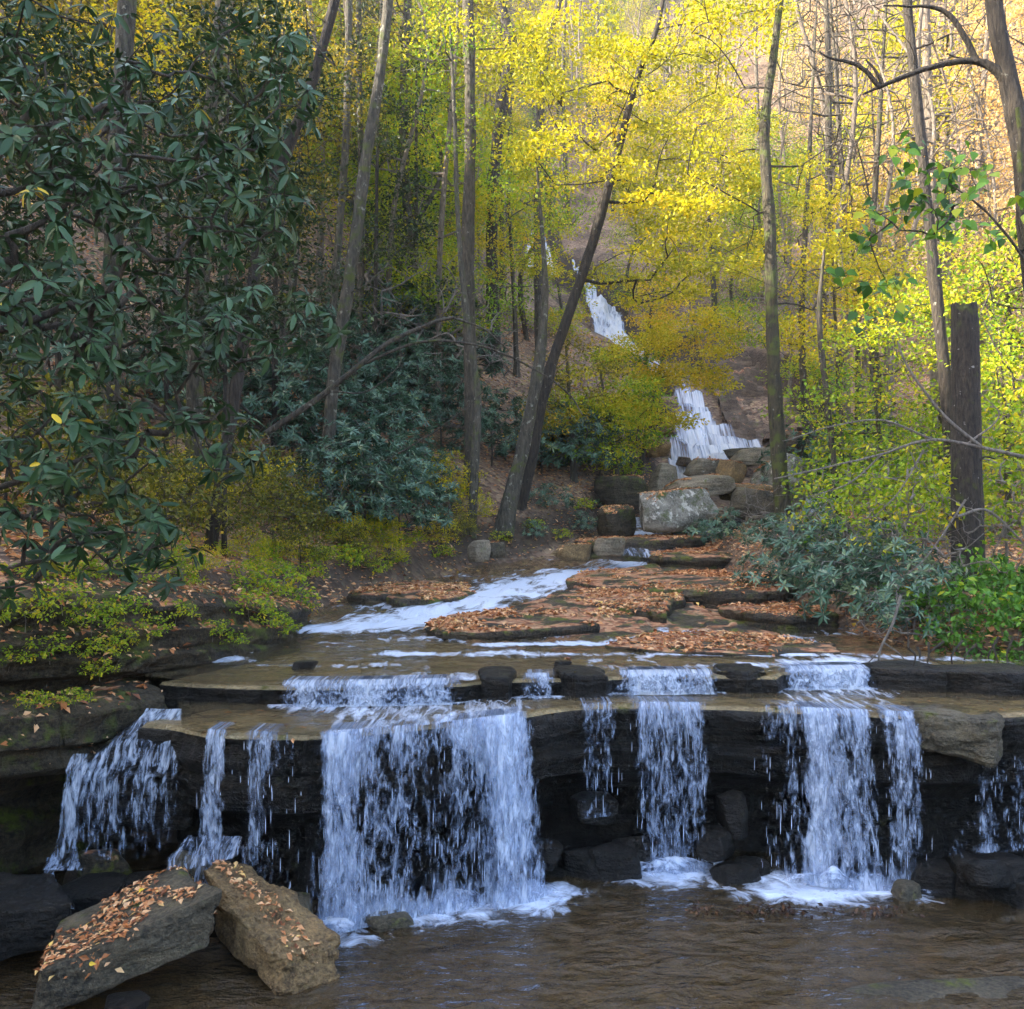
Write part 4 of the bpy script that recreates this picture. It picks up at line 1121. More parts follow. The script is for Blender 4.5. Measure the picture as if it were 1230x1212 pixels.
tree('leaning_tree', 'pale brown leaning trunk that forks from the dark leaning tree', rooted(trace([(604, 644), (618, 580), (634, 510), (645, 450), (652, 400), (655, 350), (652, 290), (645, 200)], Y3)), pxr([22, 17, 16, 14, 11, 8, 5, 3], Y3), 'bark_pale',
     att=ell([(640, 240, 60, 60, 16, Y3 - 1, Y3 + 3), (620, 330, 50, 40, 8, Y3, Y3 + 2)], RS(3)), leaf='lime', per=55, lrad=0.6, lsize=0.085, seed=3)
Y3b = Y3 + 0.9
tree('leaning_tree', 'dark trunk leaning right over the stream with layered yellow sprays', rooted(trace([(622, 618), (640, 540), (656, 460), (682, 380), (706, 310), (728, 235), (746, 165), (768, 85), (790, 30), (806, -60)], Y3b)), pxr([16, 15, 14, 13, 12, 11, 10, 8, 6, 4], Y3b), 'bark_dark',
     att=ell([(690, 70, 100, 60, 34, Y3b - 3, Y3b + 4), (820, 110, 80, 60, 24, Y3b - 3, Y3b + 4), (690, 190, 90, 40, 22, Y3b - 3, Y3b + 4), (830, 215, 90, 40, 26, Y3b - 3, Y3b + 4),
              (850, 300, 80, 35, 22, Y3b - 2, Y3b + 5), (770, 340, 80, 40, 16, Y3b, Y3b + 4), (640, 130, 60, 60, 14, Y3b - 2, Y3b + 3), (880, 30, 60, 40, 14, Y3b - 3, Y3b + 4), (770, 250, 60, 30, 12, Y3b - 2, Y3b + 3)], RS(4)),
     leaf='yellow', per=135, lrad=0.62, lsize=0.1, flat=0.2, seed=4, r0=0.0055, vmid=0.45)
Y4 = hit(943, 640)
tree('mossy_tree', 'dark trunk with green moss standing by the boulder pile', rooted(trace([(944, 644), (937, 570), (931, 480), (927, 380), (925, 280), (920, 200), (919, 140), (930, 60), (944, -60)], Y4)), pxr([22, 18, 17, 15, 14, 13, 12, 11, 9], Y4), 'bark_moss',
     att=ell([(870, 140, 60, 30, 10, Y4 - 2, Y4 + 3), (860, 210, 70, 30, 10, Y4 - 2, Y4 + 3), (990, 220, 50, 30, 8, Y4, Y4 + 3)], RS(5)), leaf='yellow', per=70, lrad=0.55, lsize=0.085, flat=0.35, seed=5, sag=-0.1,
     bare=ell([(870, 20, 60, 30, 8, Y4 - 2, Y4 + 2), (1000, 330, 60, 50, 14, Y4 - 1, Y4 + 2), (880, 300, 40, 60, 8, Y4 - 1, Y4 + 2), (990, 120, 60, 60, 10, Y4 - 1, Y4 + 2)], RS(6)))
Y5 = 17.0
tree('forked_tree', 'slim dark trunk behind the broken snag with bare side twigs', rooted(trace([(1142, 560), (1134, 440), (1122, 330), (1112, 230), (1102, 130), (1092, 30), (1084, -70)], Y5)), pxr([15, 14, 14, 13, 12, 11, 9], Y5), 'bark_dark',
     att=ell([(1160, 60, 60, 50, 12, Y5, Y5 + 3), (1150, 180, 60, 40, 8, Y5, Y5 + 3)], RS(7)), leaf='orange', per=24, lrad=0.5, lsize=0.08, seed=6,
     bare=ell([(1040, 150, 60, 60, 10, Y5 - 2, Y5 + 2), (1050, 30, 70, 40, 10, Y5 - 2, Y5 + 2), (1070, 250, 40, 30, 4, Y5 - 1, Y5 + 1)], RS(8)))
Y6 = 11.5
t6 = tree('edge_tree', 'thick crooked tree at the right with a long bare arching limb', rooted(trace([(1262, 560), (1250, 400), (1236, 270), (1226, 170), (1208, 80), (1196, 20), (1186, -80)], Y6)), pxr([38, 31, 27, 25, 22, 20, 17], Y6), 'bark_dark', seed=7,
     bare=ell([(1200, 330, 40, 40, 3, Y6 - 1, Y6)], RS(9)))
def limb(parent, pts, Y, ws, mat):
    base = np.array(parent.location)
    q = catmull(trace(pts, Y) - base, 40)
    q += 0.03 * np.stack([fbm(q * 3 + k, 3) for k in (0, 5, 9)], 1)
    V, Fc = tubes([(q, np.interp(np.linspace(0, 1, 40), np.linspace(0, 1, len(ws)), pxr(ws, Y)))], 8)
    return mk('limb', V, Fc, M[mat], parent, True)
limb(t6, [(1220, 118), (1196, 84), (1165, 72), (1120, 80), (1085, 92), (1058, 104), (1036, 112)], Y6, [15, 11, 8, 7, 6, 4.5, 2], 'bark_dark')
limb(t6, [(1172, 74), (1160, 45), (1140, 18), (1110, 8), (1060, 8)], Y6, [9, 7, 6, 4, 2], 'bark_dark')
limb(t6, [(1058, 104), (1030, 78), (1000, 70), (985, 62)], Y6, [6, 5, 3, 2], 'bark_dark')
limb(t6, [(1062, 102), (1050, 80), (1040, 70)], Y6, [5, 3, 2], 'bark_dark')
limb(t6, [(1232, 300), (1228, 220), (1222, 130)], Y6 - 0.25, [10, 8, 5], 'bark_moss')

# left bank trunks half hidden by the rhododendron
for (nm, lb, pts, ws, Y, bk) in [
    ('pale_tree', 'broad pale grey trunk behind the top of the big rhododendron', [(132, 470), (136, 300), (143, 150), (150, 40), (156, -60)], [26, 25, 24, 22, 21], 15.0, 'bark_pale'),
    ('pale_tree', 'pale mottled trunk with a bend behind the rhododendron', [(232, 560), (236, 430), (244, 300), (246, 190), (258, 90), (272, -60)], [21, 20, 18, 17, 16, 15], 15.5, 'bark_pale'),
    ('leaning_tree', 'lichen spotted trunk leaning right over the thicket', [(398, 480), (412, 380), (428, 280), (440, 190), (456, 90), (474, -60)], [18, 16, 15, 14, 13, 12], 19.0, 'bark_pale'),
    ('leaning_tree', 'dark trunk leaning across the upper left canopy', [(318, 260), (345, 180), (378, 90), (418, -60)], [15, 14, 13, 12], 14.0, 'bark_dark'),
    ('thin_tree', 'thin pale pole of a tree left of the lichen spotted one', [(398, 400), (408, 270), (416, 150), (420, -60)], [11, 10, 9, 8], 22.0, 'bark_pale'),
    ('thin_tree', 'thin straight sapling trunk behind the thicket', [(432, 400), (434, 250), (432, 120), (430, -60)], [8, 8, 7, 6], 24.0, 'bark_grey'),
    ('crooked_tree', 'dark crooked tree with a kinked top behind the straight trunk', [(594, 430), (591, 320), (592, 230), (602, 130), (614, 60), (604, 15), (585, -50)], [17, 15, 14, 14, 15, 12, 8], 30.0, 'bark_dark'),
    ('thin_tree', 'grey trunk between the crooked tree and the yellow sprays', [(648, 420), (646, 250), (650, 120), (664, 30), (690, -50)], [11, 10, 9, 8, 6], 33.0, 'bark_grey'),
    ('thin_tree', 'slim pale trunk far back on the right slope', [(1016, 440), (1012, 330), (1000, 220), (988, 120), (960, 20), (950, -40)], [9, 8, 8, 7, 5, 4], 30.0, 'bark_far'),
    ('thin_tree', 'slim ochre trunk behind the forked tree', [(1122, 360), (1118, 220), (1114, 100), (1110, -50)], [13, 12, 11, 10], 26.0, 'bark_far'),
    ('thin_tree', 'grey sapling trunk between mossy tree and snag', [(1010, 640), (1002, 560), (992, 470), (984, 380), (990, 300)], [10, 8, 7, 6, 3], 18.5, 'bark_grey')]:
    tr_ = trace(pts, Y)
    top = pts[min(len(pts) - 1, 2)]
    rs_ = RS(int(pts[0][0]))
    tree(nm, lb, rooted(tr_), pxr(ws, Y), bk, seed=int(pts[0][0]), bare=ell([(top[0], top[1], 60, 110, 22, Y - 1.5, Y + 2)], rs_), r0=0.006)

# ------------------------------------------------------------------ broken snag
Ys = hit(1160, 708)
n_h, n_a = 46, 26
rs_ = RS(77)
pts = catmull(trace([(1163, 722), (1162, 640), (1161, 540), (1160, 440), (1158, 366)], Ys), n_h)
pts[0][2] -= 0.1
ang = np.linspace(0, 2 * np.pi, n_a, endpoint=False)
rr = np.interp(np.linspace(0, 1, n_h), [0, 0.06, 0.2, 1], np.array([24, 20, 18.5, 15.0]) / F * Ys)
V = np.zeros((n_h, n_a, 3))
for i in range(n_h):
    V[i, :, 0] = pts[i, 0] + rr[i] * np.cos(ang); V[i, :, 1] = pts[i, 1] + rr[i] * np.sin(ang); V[i, :, 2] = pts[i, 2]
V[-3:, :, 2] += 0.09 * fbm(np.stack([np.cos(ang) * 2.5, np.sin(ang) * 2.5, 0 * ang + 3], 1), 3)[None, :]
W = V.reshape(-1, 3); ax = np.repeat(pts, n_a, axis=0)
W = ax + (W - ax) * (1 + 0.09 * fbm(W * np.array([9, 9, 1.2]), 4) + 0.05 * fbm(W * 3, 2))[:, None] * 1.0
W[:, 2] = V.reshape(-1, 3)[:, 2]
topc = W[-n_a:].mean(0) - np.array([0, 0, 0.03])
W = np.vstack([W, topc])
i = np.arange(n_h - 1)[:, None] * n_a; j = np.arange(n_a)[None, :]; j2 = (j + 1) % n_a
Fq = np.stack([i + j, i + j2, i + n_a + j2, i + n_a + j], -1).reshape(-1, 4)
Ft = np.stack([(n_h - 1) * n_a + np.arange(n_a), (n_h - 1) * n_a + (np.arange(n_a) + 1) % n_a, np.full(n_a, len(W) - 1)], 1)
snag = thing('snag', 'broken dark snag of a dead tree with a flat cut-off top', 'dead tree', pts[0])
mk('trunk', W - pts[0], [Fq, Ft], M['bark_snag'], snag, True)
q = catmull(trace([(1172, 560), (1182, 549), (1195, 551)], Ys - 0.15) - pts[0], 8)
V, Fc = tubes([(q, np.linspace(0.02, 0.008, 8))], 6); mk('branch_stub', V, Fc, M['bark_snag'], snag, True)

# ------------------------------------------------------------------ big rhododendron at the left
rs_ = RS(21)
spec = [(50, 120, 110, 60, 30, 5.6, 8.2), (60, 30, 120, 40, 14, 6.2, 8.6), (230, 90, 110, 60, 18, 6.2, 8.4), (300, 20, 80, 30, 6, 6.8, 8.4), (180, 190, 150, 70, 48, 5.6, 8.2), (335, 150, 50, 60, 14, 6.0, 7.8), (350, 70, 30, 40, 4, 6.2, 7.5), (70, 270, 120, 70, 46, 5.4, 8.4), (270, 265, 110, 60, 40, 5.8, 8.2), (50, 400, 110, 80, 52, 5.4, 8.4),
        (200, 390, 130, 70, 46, 5.8, 8.2), (330, 390, 80, 50, 16, 6.2, 8.2), (60, 520, 110, 60, 44, 5.4, 8.2), (210, 530, 110, 60, 26, 5.8, 8.0), (90, 620, 110, 50, 30, 5.6, 8.0), (170, 665, 100, 40, 18, 5.8, 7.6), (20, 690, 50, 30, 6, 5.6, 7.4)]
att = ell([q_[:4] + (int(q_[4] * 1.9),) + q_[5:] for q_ in spec], rs_)
base = np.array([-6.3, 7.5, ground_z(-6.3, 7.5) - 0.1])
path = np.array([base, base + [0.6, -0.1, 0.5], base + [1.3, -0.4, 1.2], base + [1.9, -0.5, 2.0], base + [2.4, -0.4, 2.9], base + [2.9, -0.3, 3.7]])
rhodo = thing('rhododendron', 'big glossy dark green rhododendron overhanging the left bank', 'shrub', base)
tp, trr, V, Fc = trunk_tube(path - base, [0.07, 0.06, 0.05, 0.042, 0.034, 0.02], 8, 3, 0.1)
mk('trunk', V, Fc, M['twig_dark'], rhodo, True)
for k, pth in enumerate([[(0, 0, 0), (0.9, -0.3, 0.3), (1.8, -0.6, 0.5), (2.8, -0.5, 0.8), (3.5, -0.3, 1.1)], [(0, 0, 0.1), (0.8, -0.6, 0.6), (1.6, -1.1, 1.1), (2.3, -1.3, 1.6), (3.1, -1.1, 2.1)], [(0, 0, 0), (0.9, -0.6, 0.15), (1.8, -0.9, 0.2), (2.8, -0.9, 0.05)]]):
    p2 = catmull(pth, 24)
    V, Fc = tubes([(p2, np.linspace(0.045, 0.015, 24))], 7); mk('stem', V, Fc, M['twig_dark'], rhodo, True)
    tp = np.vstack([tp, p2]); trr = np.concatenate([trr, np.linspace(0.045, 0.015, 24)])
ch = grow(tp, trr, att - base, r0=0.003, step=0.16, bend=0.2, upw=0.5, sag=0.05, rs=rs_)
V, Fc = tubes(ch, 5); tag(mk('branchwork', V, Fc, M['twig_dark'], rhodo, True), kind='stuff')
# whorls of leathery leaves at every twig end
pos, dr, nrm, sz, vv = [], [], [], [], []
for c_ in ch:
    tip = c_[0][-1]; axis = unit(unit(c_[0][-1] - c_[0][-2]) + np.array([0, 0, 0.55]))
    nlf = rs_.integers(6, 11)
    e1 = unit(np.cross(axis, [0.3, 0.2, 1.0])); e2 = np.cross(axis, e1)
    a0 = rs_.uniform(0, 6.28); droop = rs_.uniform(-0.95, 0.15)
    vb = rs_.normal(0.5, 0.2)
    for k in range(nlf):
        a_ = a0 + k * 2.4 + rs_.normal(0, 0.2)
        rad_ = math.cos(a_) * e1 + math.sin(a_) * e2
        d = unit(rad_ + axis * (droop + rs_.normal(0, 0.22)))
        pos.append(tip + d * 0.012 - axis * 0.02 * rs_.random()); dr.append(d); nrm.append(unit(axis + 0.25 * rs_.normal(size=3)))
        sz.append(rs_.uniform(0.05, 0.14)); vv.append(1.0 if rs_.random() < 0.05 else float(np.clip(vb + rs_.normal(0, 0.15), 0, 0.93)))
pos, dr, nrm, sz, vv = map(np.array, (pos, dr, nrm, sz, vv))
order = np.argsort((pos + base)[:, 1])
near = order[:300]; rest = order[300:]
V, Fc, v = leafmesh(pos[rest], dr[rest], nrm[rest], sz[rest], 0.3, vv[rest], 0.12, 'long')
tag(mk('leaves', V, Fc, M['rhodo'], rhodo, True, {'v': v}), kind='stuff')
LM = []
for val in (0.15, 0.35, 0.5, 0.65, 0.85, 1.0):
    V, Fc, v = leafmesh(np.zeros((1, 3)), np.array([[1.0, 0, 0]]), np.array([[0, 0, 1.0]]), 1.0, 0.34, np.array([val]), 0.12, 'long')
    o = mk('leaf', V, Fc, M['rhodo'], None, True, {'v': v}); LM.append(o.data); bpy.data.objects.remove(o)
def leaf_obj(mesh, p, d, n, s, parent, name='leaf'):
    d = unit(d); n = unit(n - (n @ d) * d); y = np.cross(n, d)
    o = bpy.data.objects.new(name, mesh); COL.objects.link(o)
    if parent is not None: o.parent = parent
    mt = Matrix(((d[0] * s, y[0] * s, n[0] * s, p[0]), (d[1] * s, y[1] * s, n[1] * s, p[1]), (d[2] * s, y[2] * s, n[2] * s, p[2]), (0, 0, 0, 1)))
    o.matrix_local = mt
    return o
for k in near:
    m = LM[5] if vv[k] > 0.95 else LM[int(np.clip(vv[k] * 5, 0, 4))]
    leaf_obj(m, pos[k], dr[k], nrm[k], sz[k], rhodo)

# ------------------------------------------------------------------ sapling with big green leaves at the right
rs_ = RS(31)
Yp = 10.0
pth = rooted(trace([(1300, 700), (1290, 560), (1272, 430), (1240, 330), (1190, 260), (1140, 220)], Yp))
att = ell([(1110, 200, 60, 40, 12, Yp - .5, Yp + .7), (1080, 270, 70, 40, 12, Yp - .5, Yp + .7), (1150, 230, 60, 40, 10, Yp - .5, Yp + .5), (1040, 340, 50, 40, 8, Yp - .3, Yp + .8), (1200, 250, 40, 40, 6, Yp - .4, Yp + .4)], rs_)
sap = thing('sapling', 'thin sapling with large drooping green leaves beside the snag', 'sapling', pth[0])
pth = np.array(pth) - pth[0]
tp, trr, V, Fc = trunk_tube(pth, [0.028, 0.024, 0.02, 0.016, 0.012, 0.006], 7, 5, 0.1)
mk('trunk', V, Fc, M['twig_dark'], sap, True)
b0 = np.array(sap.location)
ch = grow(tp, trr, att - b0, r0=0.003, step=0.12, bend=0.15, rs=rs_)
V, Fc = tubes(ch, 5); tag(mk('branchwork', V, Fc, M['twig_dark'], sap, True), kind='stuff')
GM = []
for val in (0.1, 0.35, 0.6, 0.8, 0.95):
    V, Fc, v = leafmesh(np.zeros((1, 3)), np.array([[1.0, 0, 0]]), np.array([[0, 0, 1.0]]), 1.0, 0.75, np.array([val]), 0.14, 'ovate')
    o = mk('leaf', V, Fc, M['green'], None, True, {'v': v}); GM.append(o.data); bpy.data.objects.remove(o)
cnt = 0
for c_ in ch:
    for q_ in range(6):
        if cnt >= 290: break
        t_ = rs_.random() ** 0.5
        p = c_[0][0] * (1 - t_) * 0.6 + c_[0][-1] * (t_ + (1 - t_) * 0.4)
        p = c_[0][-1] + rs_.normal(0, 0.07, 3)
        d = unit(rs_.normal(0, 1, 3) * np.array([1, 1, 0.3]) + np.array([0, 0, -0.75]))
        leaf_obj(GM[rs_.integers(0, 5)], p, d, unit(np.array([0, -0.6, 0.8]) + rs_.normal(0, 0.4, 3)), rs_.uniform(0.08, 0.155), sap)
        cnt += 1

# ------------------------------------------------------------------ understory shrubs (one of each kind, then copies)
def shrub_proto(name, cat, leaf, stem, h, w, n_att, per, lsize, aspect, seed, flat=0.6, lrad=0.16, whorl=False, vmid=0.5, lmat_smooth=False):
    rs_ = RS(seed)
    a = rs_.uniform(0, 2 * np.pi, n_att); q = rs_.random(n_att) ** 0.5
    att = np.stack([w * q * np.cos(a), w * q * np.sin(a), h * (0.25 + 0.75 * rs_.random(n_att)) * (1.05 - 0.45 * q ** 2)], 1)
    root = thing(name, 'proto', cat)
    tp = catmull([(0, 0, -0.1), (0.02, 0.01, 0.2 * h), (-0.02, 0.03, 0.45 * h)], 10)
    sc_ = min(1.0, h / 1.5)
    ch = grow(tp, np.linspace(0.02, 0.01, 10) * sc_, att, r0=0.0035 * sc_ ** 0.5, step=0.14, bend=0.2, upw=0.9, rs=rs_)
    V, Fc = tubes(ch + [(tp, np.linspace(0.022, 0.012, 10) * sc_)], 5)
    tag(mk('stems', V, Fc, M[stem], root, True), kind='stuff')
    if leaf:
        if whorl:
            pos, dr, nrm, vv = [], [], [], []
            for c_ in ch:
                tip = c_[0][-1]; axis = unit(unit(c_[0][-1] - c_[0][-2]) + np.array([0, 0, 0.8]))
                e1 = unit(np.cross(axis, [0.3, 0.2, 1.0])); e2 = np.cross(axis, e1); a0 = rs_.uniform(0, 6.28); dp = rs_.uniform(-0.35, 0.45); vb = rs_.normal(vmid, 0.2)
                for k in range(per):
                    r_ = math.cos(a0 + k * 2.4) * e1 + math.sin(a0 + k * 2.4) * e2
                    pos.append(tip - axis * 0.03 * k / per); dr.append(unit(r_ + axis * (dp + rs_.normal(0, 0.25)))); nrm.append(axis); vv.append(np.clip(vb + rs_.normal(0, .15), 0, 1))
            V, Fc, v = leafmesh(np.array(pos), np.array(dr), np.array(nrm), lsize * rs_.uniform(.7, 1.2, len(pos)), aspect, np.array(vv), 0.1)
        else:
            V, Fc, v = spray(att, per, lrad, flat, lsize, rs_, aspect, vmid=vmid, droop=0.3)
        tag(mk('foliage', V, Fc, M[leaf], root, False, {'v': v}), kind='stuff')
    return root

PR = {}
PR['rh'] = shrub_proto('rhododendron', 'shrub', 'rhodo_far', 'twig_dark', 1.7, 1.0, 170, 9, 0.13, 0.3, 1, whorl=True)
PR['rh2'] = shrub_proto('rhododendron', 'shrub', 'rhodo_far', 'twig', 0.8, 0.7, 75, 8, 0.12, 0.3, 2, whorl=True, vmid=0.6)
PR['li'] = shrub_proto('leafy_shrub', 'shrub', 'lime', 'twig', 1.6, 0.9, 110, 9, 0.075, 0.6, 3, 0.5, 0.2, vmid=0.48)
PR['ye'] = shrub_proto('leafy_shrub', 'shrub', 'yellow', 'twig', 1.3, 0.8, 90, 14, 0.07, 0.6, 4, 0.5, 0.2)
PR['ol'] = shrub_proto('leafy_shrub', 'shrub', 'olive', 'twig_dark', 1.5, 1.0, 120, 11, 0.075, 0.6, 5, 0.5, 0.22, vmid=0.36)
PR['lo'] = shrub_proto('low_plant', 'plant', 'lime', 'twig', 0.35, 0.35, 40, 9, 0.06, 0.55, 6, 0.5, 0.09, vmid=0.6)
PR['ba'] = shrub_proto('bare_shrub', 'shrub', None, 'twig', 1.5, 1.1, 150, 0, 0, 0, 7)
PR['gr'] = shrub_proto('low_plant', 'plant', 'green', 'twig', 0.4, 0.4, 40, 8, 0.08, 0.6, 8, 0.5, 0.1, vmid=0.6)
MARK = [(566, Y1, 'by the straight grey trunk'), (566, Y2, 'by the slender pale trunk'), (615, Y3, 'at the leaning trunks'), (943, Y4, 'at the mossy trunk'), (1160, Ys, 'at the snag'), (232, 15.5, 'by the bent pale trunk'),
        (132, 15.0, 'by the broad pale trunk'), (400, 19.0, 'by the lichen spotted trunk'), (812, 22.0, 'at the lichen boulder'), (300, 11.2, 'over the end of the rock wall'), (90, 8.9, 'over the side fall'), (1142, 17.0, 'at the forked trunk'),
        (1250, 11.5, 'at the thick crooked tree'), (840, 33.0, 'beside the upper cascade'), (1060, 10.2, 'by the drooping dead twig'), (880, 15.0, 'by the thick dark slab'), (800, 11.5, 'by the low wet slab'), (440, 16.0, 'at the left stream edge'), (600, 30.0, 'below the crooked tree')]
def near_what(px, Y):
    d = [((X(px, Y) - X(a, b_)) ** 2 + (Y - b_) ** 2, n_) for a, b_, n_ in MARK]
    return min(d)[1]
used = set()
def put(kind, px, py, s, label, group, Y=None, rz=None, dz=0.0):
    if Y is None: Y = hit(px, py)
    x = X(px, Y)
    z = ground_z(x, Y) if dz is None or dz == 0 else P(px, py, Y)[2]
    rz = rz if rz is not None else (px * 0.37 + py) % 6.28
    if kind in used: o = dup(PR[kind], (x, Y, z), rz, s)
    else:
        o = PR[kind]; used.add(kind); place(o, (x, Y, z), rz, s)
    sw = 'tall ' if s > 1.35 else 'mid-sized ' if s > 0.95 else 'small '
    o['label'] = sw + label + ', ' + near_what(px, Y); o['group'] = group
    return o
r_ = RS(99)
for (a, b_, s) in [(440, 650, 1.25), (405, 640, 1.0), (480, 655, 1.1), (500, 625, 1.0), (385, 600, 1.2), (430, 590, 1.3), (470, 580, 1.2)]:
    put('rh', a, b_, s, 'blue green rhododendron bush on the left bank', 'rhododendrons on the left bank')
for (a, b_, s) in [(420, 520, 1.5), (480, 520, 1.4), (530, 540, 1.3), (500, 490, 1.6), (590, 560, 1.1), (650, 570, 1.2), (690, 580, 1.2), (720, 575, 1.1), (350, 560, 1.4), (300, 540, 1.5), (540, 470, 1.7), (440, 460, 1.8), (380, 500, 1.6), (260, 500, 1.6), (150, 520, 1.5), (60, 500, 1.6)]:
    put('rh', a, b_, s, 'dark rhododendron on the left slope', 'rhododendrons on the left slope')
for (a, b_, s) in [(700, 640, 0.6), (660, 615, 0.8), (730, 620, 0.7), (845, 660, 0.8), (870, 655, 0.9), (830, 650, 0.6), (640, 650, 0.5)]:
    put('rh2', a, b_, s, 'glossy rhododendron seedling', 'rhododendron seedlings by the upper stream')
for (a, b_, s) in [(950, 720, 1.2), (985, 700, 1.2), (1010, 735, 1.2), (1040, 760, 1.2), (920, 735, 0.9), (1075, 740, 1.2), (965, 670, 1.2), (1000, 665, 1.2), (1060, 705, 1.1), (925, 665, 0.9), (1100, 770, 1.0)]:
    put('rh2', a, b_, s, 'grey green rhododendron bush sprawling on the right bank', 'rhododendrons on the right bank')
for (a, b_, s) in [(1020, 560, 1.3), (980, 540, 1.4), (1060, 560, 1.4)]:
    put('rh', a, b_, s, 'dark evergreen bush behind the snag on the right bank', 'evergreens on the right bank', Y=24)
for (a, b_, s) in [(1010, 640, 1.3), (1050, 650, 1.4), (1090, 660, 1.4), (1030, 690, 1.1), (1210, 690, 1.3), (1240, 650, 1.6), (1110, 700, 1.2), (1190, 640, 1.4), (1130, 640, 1.3), (1080, 610, 1.6), (1030, 600, 1.5), (1170, 600, 1.8), (1230, 590, 1.8)]:
    put('li', a, b_, s, 'yellow green shrub on the right bank', 'yellow green shrubs on the right bank')
for (a, b_, s) in [(300, 640, 1.0), (250, 660, 0.9), (200, 650, 1.0), (330, 670, 0.7), (150, 660, 0.9), (60, 650, 1.1), (100, 600, 1.2), (10, 640, 1.2), (350, 650, 0.7), (230, 610, 1.2)]:
    put('ol', a, b_, s, 'olive leaved shrub on the left bank', 'olive shrubs on the left bank')
for (a, b_, s) in [(420, 615, 0.9), (540, 610, 0.9), (470, 615, 0.8), (230, 640, 0.8), (280, 610, 0.9), (520, 600, 0.8), (180, 610, 0.9), (345, 620, 0.8)]:
    put('ye', a, b_, s, 'yellow leaved understory shrub on the left bank', 'yellow shrubs on the left bank')
for (a, b_, s) in [(330, 720, 1.3), (300, 725, 1.0), (350, 735, 1.0), (370, 700, 0.9), (450, 690, 0.8), (530, 672, 0.8), (130, 706, 0.8), (100, 712, 0.7), (160, 716, 0.7), (20, 715, 0.8), (60, 705, 0.8), (220, 712, 0.7), (475, 680, 0.8), (600, 655, 0.7), (640, 640, 0.7), (700, 615, 0.9), (675, 650, 0.7)]:
    put('lo', a, b_, s, 'yellow green plant on the left bank', 'low plants on the left bank')
for k in range(46):
    a = r_.uniform(190, 570); b_ = np.interp(a, [190, 300, 420, 570], [690, 700, 690, 660]) - abs(r_.normal(0, 38))
    put(['lo', 'lo', 'ye', 'ol', 'lo'][k % 5], a, b_, r_.uniform(0.5, 1.0) * (0.55 if k % 5 in (2, 3) else 1.0), ['sprouting yellow green herb', 'lime herb in the litter', 'low yellow leaved bush', 'low olive leaved bush', 'low leafy herb'][k % 5], 'undergrowth on the left bank')
for (a, b_, Y, s) in [(110, 755, 8.85, 0.7), (125, 790, 8.75, 0.55), (60, 790, 8.55, 0.6), (320, 755, 11.5, 0.7), (300, 740, 11.2, 0.8), (180, 765, 9.55, 0.6), (30, 750, 8.4, 0.7), (120, 812, 8.7, 0.45), (255, 765, 10.4, 0.55), (340, 762, 11.9, 0.6), (90, 846, 8.2, 0.4), (150, 740, 9.3, 0.6), (75, 730, 8.75, 0.7), (210, 745, 9.9, 0.6), (10, 800, 8.3, 0.5), (280, 775, 10.8, 0.5), (40, 850, 7.9, 0.4), (140, 775, 9.1, 0.5)]:
    put('lo', a, b_, s, 'tuft of green plants on the rock wall', 'tufts on the rock wall', Y=Y, dz=1)
for (a, b_, s) in [(1200, 760, 1.2), (1220, 790, 1.1), (1180, 740, 1.2), (1150, 780, 1.0), (1190, 720, 1.4), (1230, 730, 1.3), (1090, 740, 1.0), (1130, 745, 1.1), (1160, 800, 0.9), (1215, 815, 0.8), (850, 690, 0.6), (1060, 680, 1.0), (980, 640, 1.0)]:
    put('gr', a, b_, s, 'broad leaved plant on the right bank', 'green plants on the right bank')
for (a, b_, s) in [(1060, 720, 0.9), (1000, 690, 0.9), (1110, 690, 1.0), (960, 700, 0.8), (1150, 720, 0.9), (1090, 790, 0.7), (920, 640, 0.8), (1000, 610, 1.2), (980, 440, 2.2), (940, 430, 2.2), (1000, 400, 2.5)]:
    put('ba', a, b_, s, 'leafless grey twiggy shrub on the right bank', 'bare shrubs on the right bank')
for (a, b_, s) in [(480, 300, 2.6), (510, 260, 2.6), (450, 260, 2.6), (520, 320, 2.2), (470, 220, 3.0), (360, 640, 0.8), (300, 600, 1.0), (560, 540, 1.2)]:
    put('ba', a, b_, s, 'leafless brown shrub on the left slope', 'bare shrubs on the left slope', Y=(26 if b_ < 400 else None))

# dead pale limbs reaching over the left bank and the right bank
def deadwood(name, label, paths, Y, ws, mat, cat='dead branch', seed=0):
    base = trace(paths[0], Y)[0]
    root = thing(name, label, cat, base)
    for k, (pth, w) in enumerate(zip(paths, ws)):
        q = catmull(np.array(trace(pth, Y)) - base, 30)
        q += 0.02 * np.stack([fbm(q * 4 + s_ + seed + k, 3) for s_ in (0, 5, 9)], 1) * np.linspace(0, 1, 30)[:, None]
        V, Fc = tubes([(q, np.linspace(w[0], w[1], 30) / 2 / F * Y)], 6)
        mk('limb', V, Fc, M[mat], root, True)
    return root
deadwood('dead_branch', 'pale dead branch arching over the left bank in front of the trunks',
    [[(320, 520), (380, 480), (430, 440), (470, 410), (520, 388), (545, 382)], [(430, 440), (500, 412), (560, 412), (620, 432), (680, 470), (700, 500)], [(545, 382), (580, 395), (610, 420)], [(395, 470), (440, 470), (478, 440), (480, 412)], [(478, 545), (520, 520), (560, 490), (580, 470)], [(545, 470), (560, 452), (565, 440)]],
    14.0, [(8, 4), (4, 1.5), (3, 1.2), (2.5, 1), (2, 1), (2, 1)], 'bark_grey')
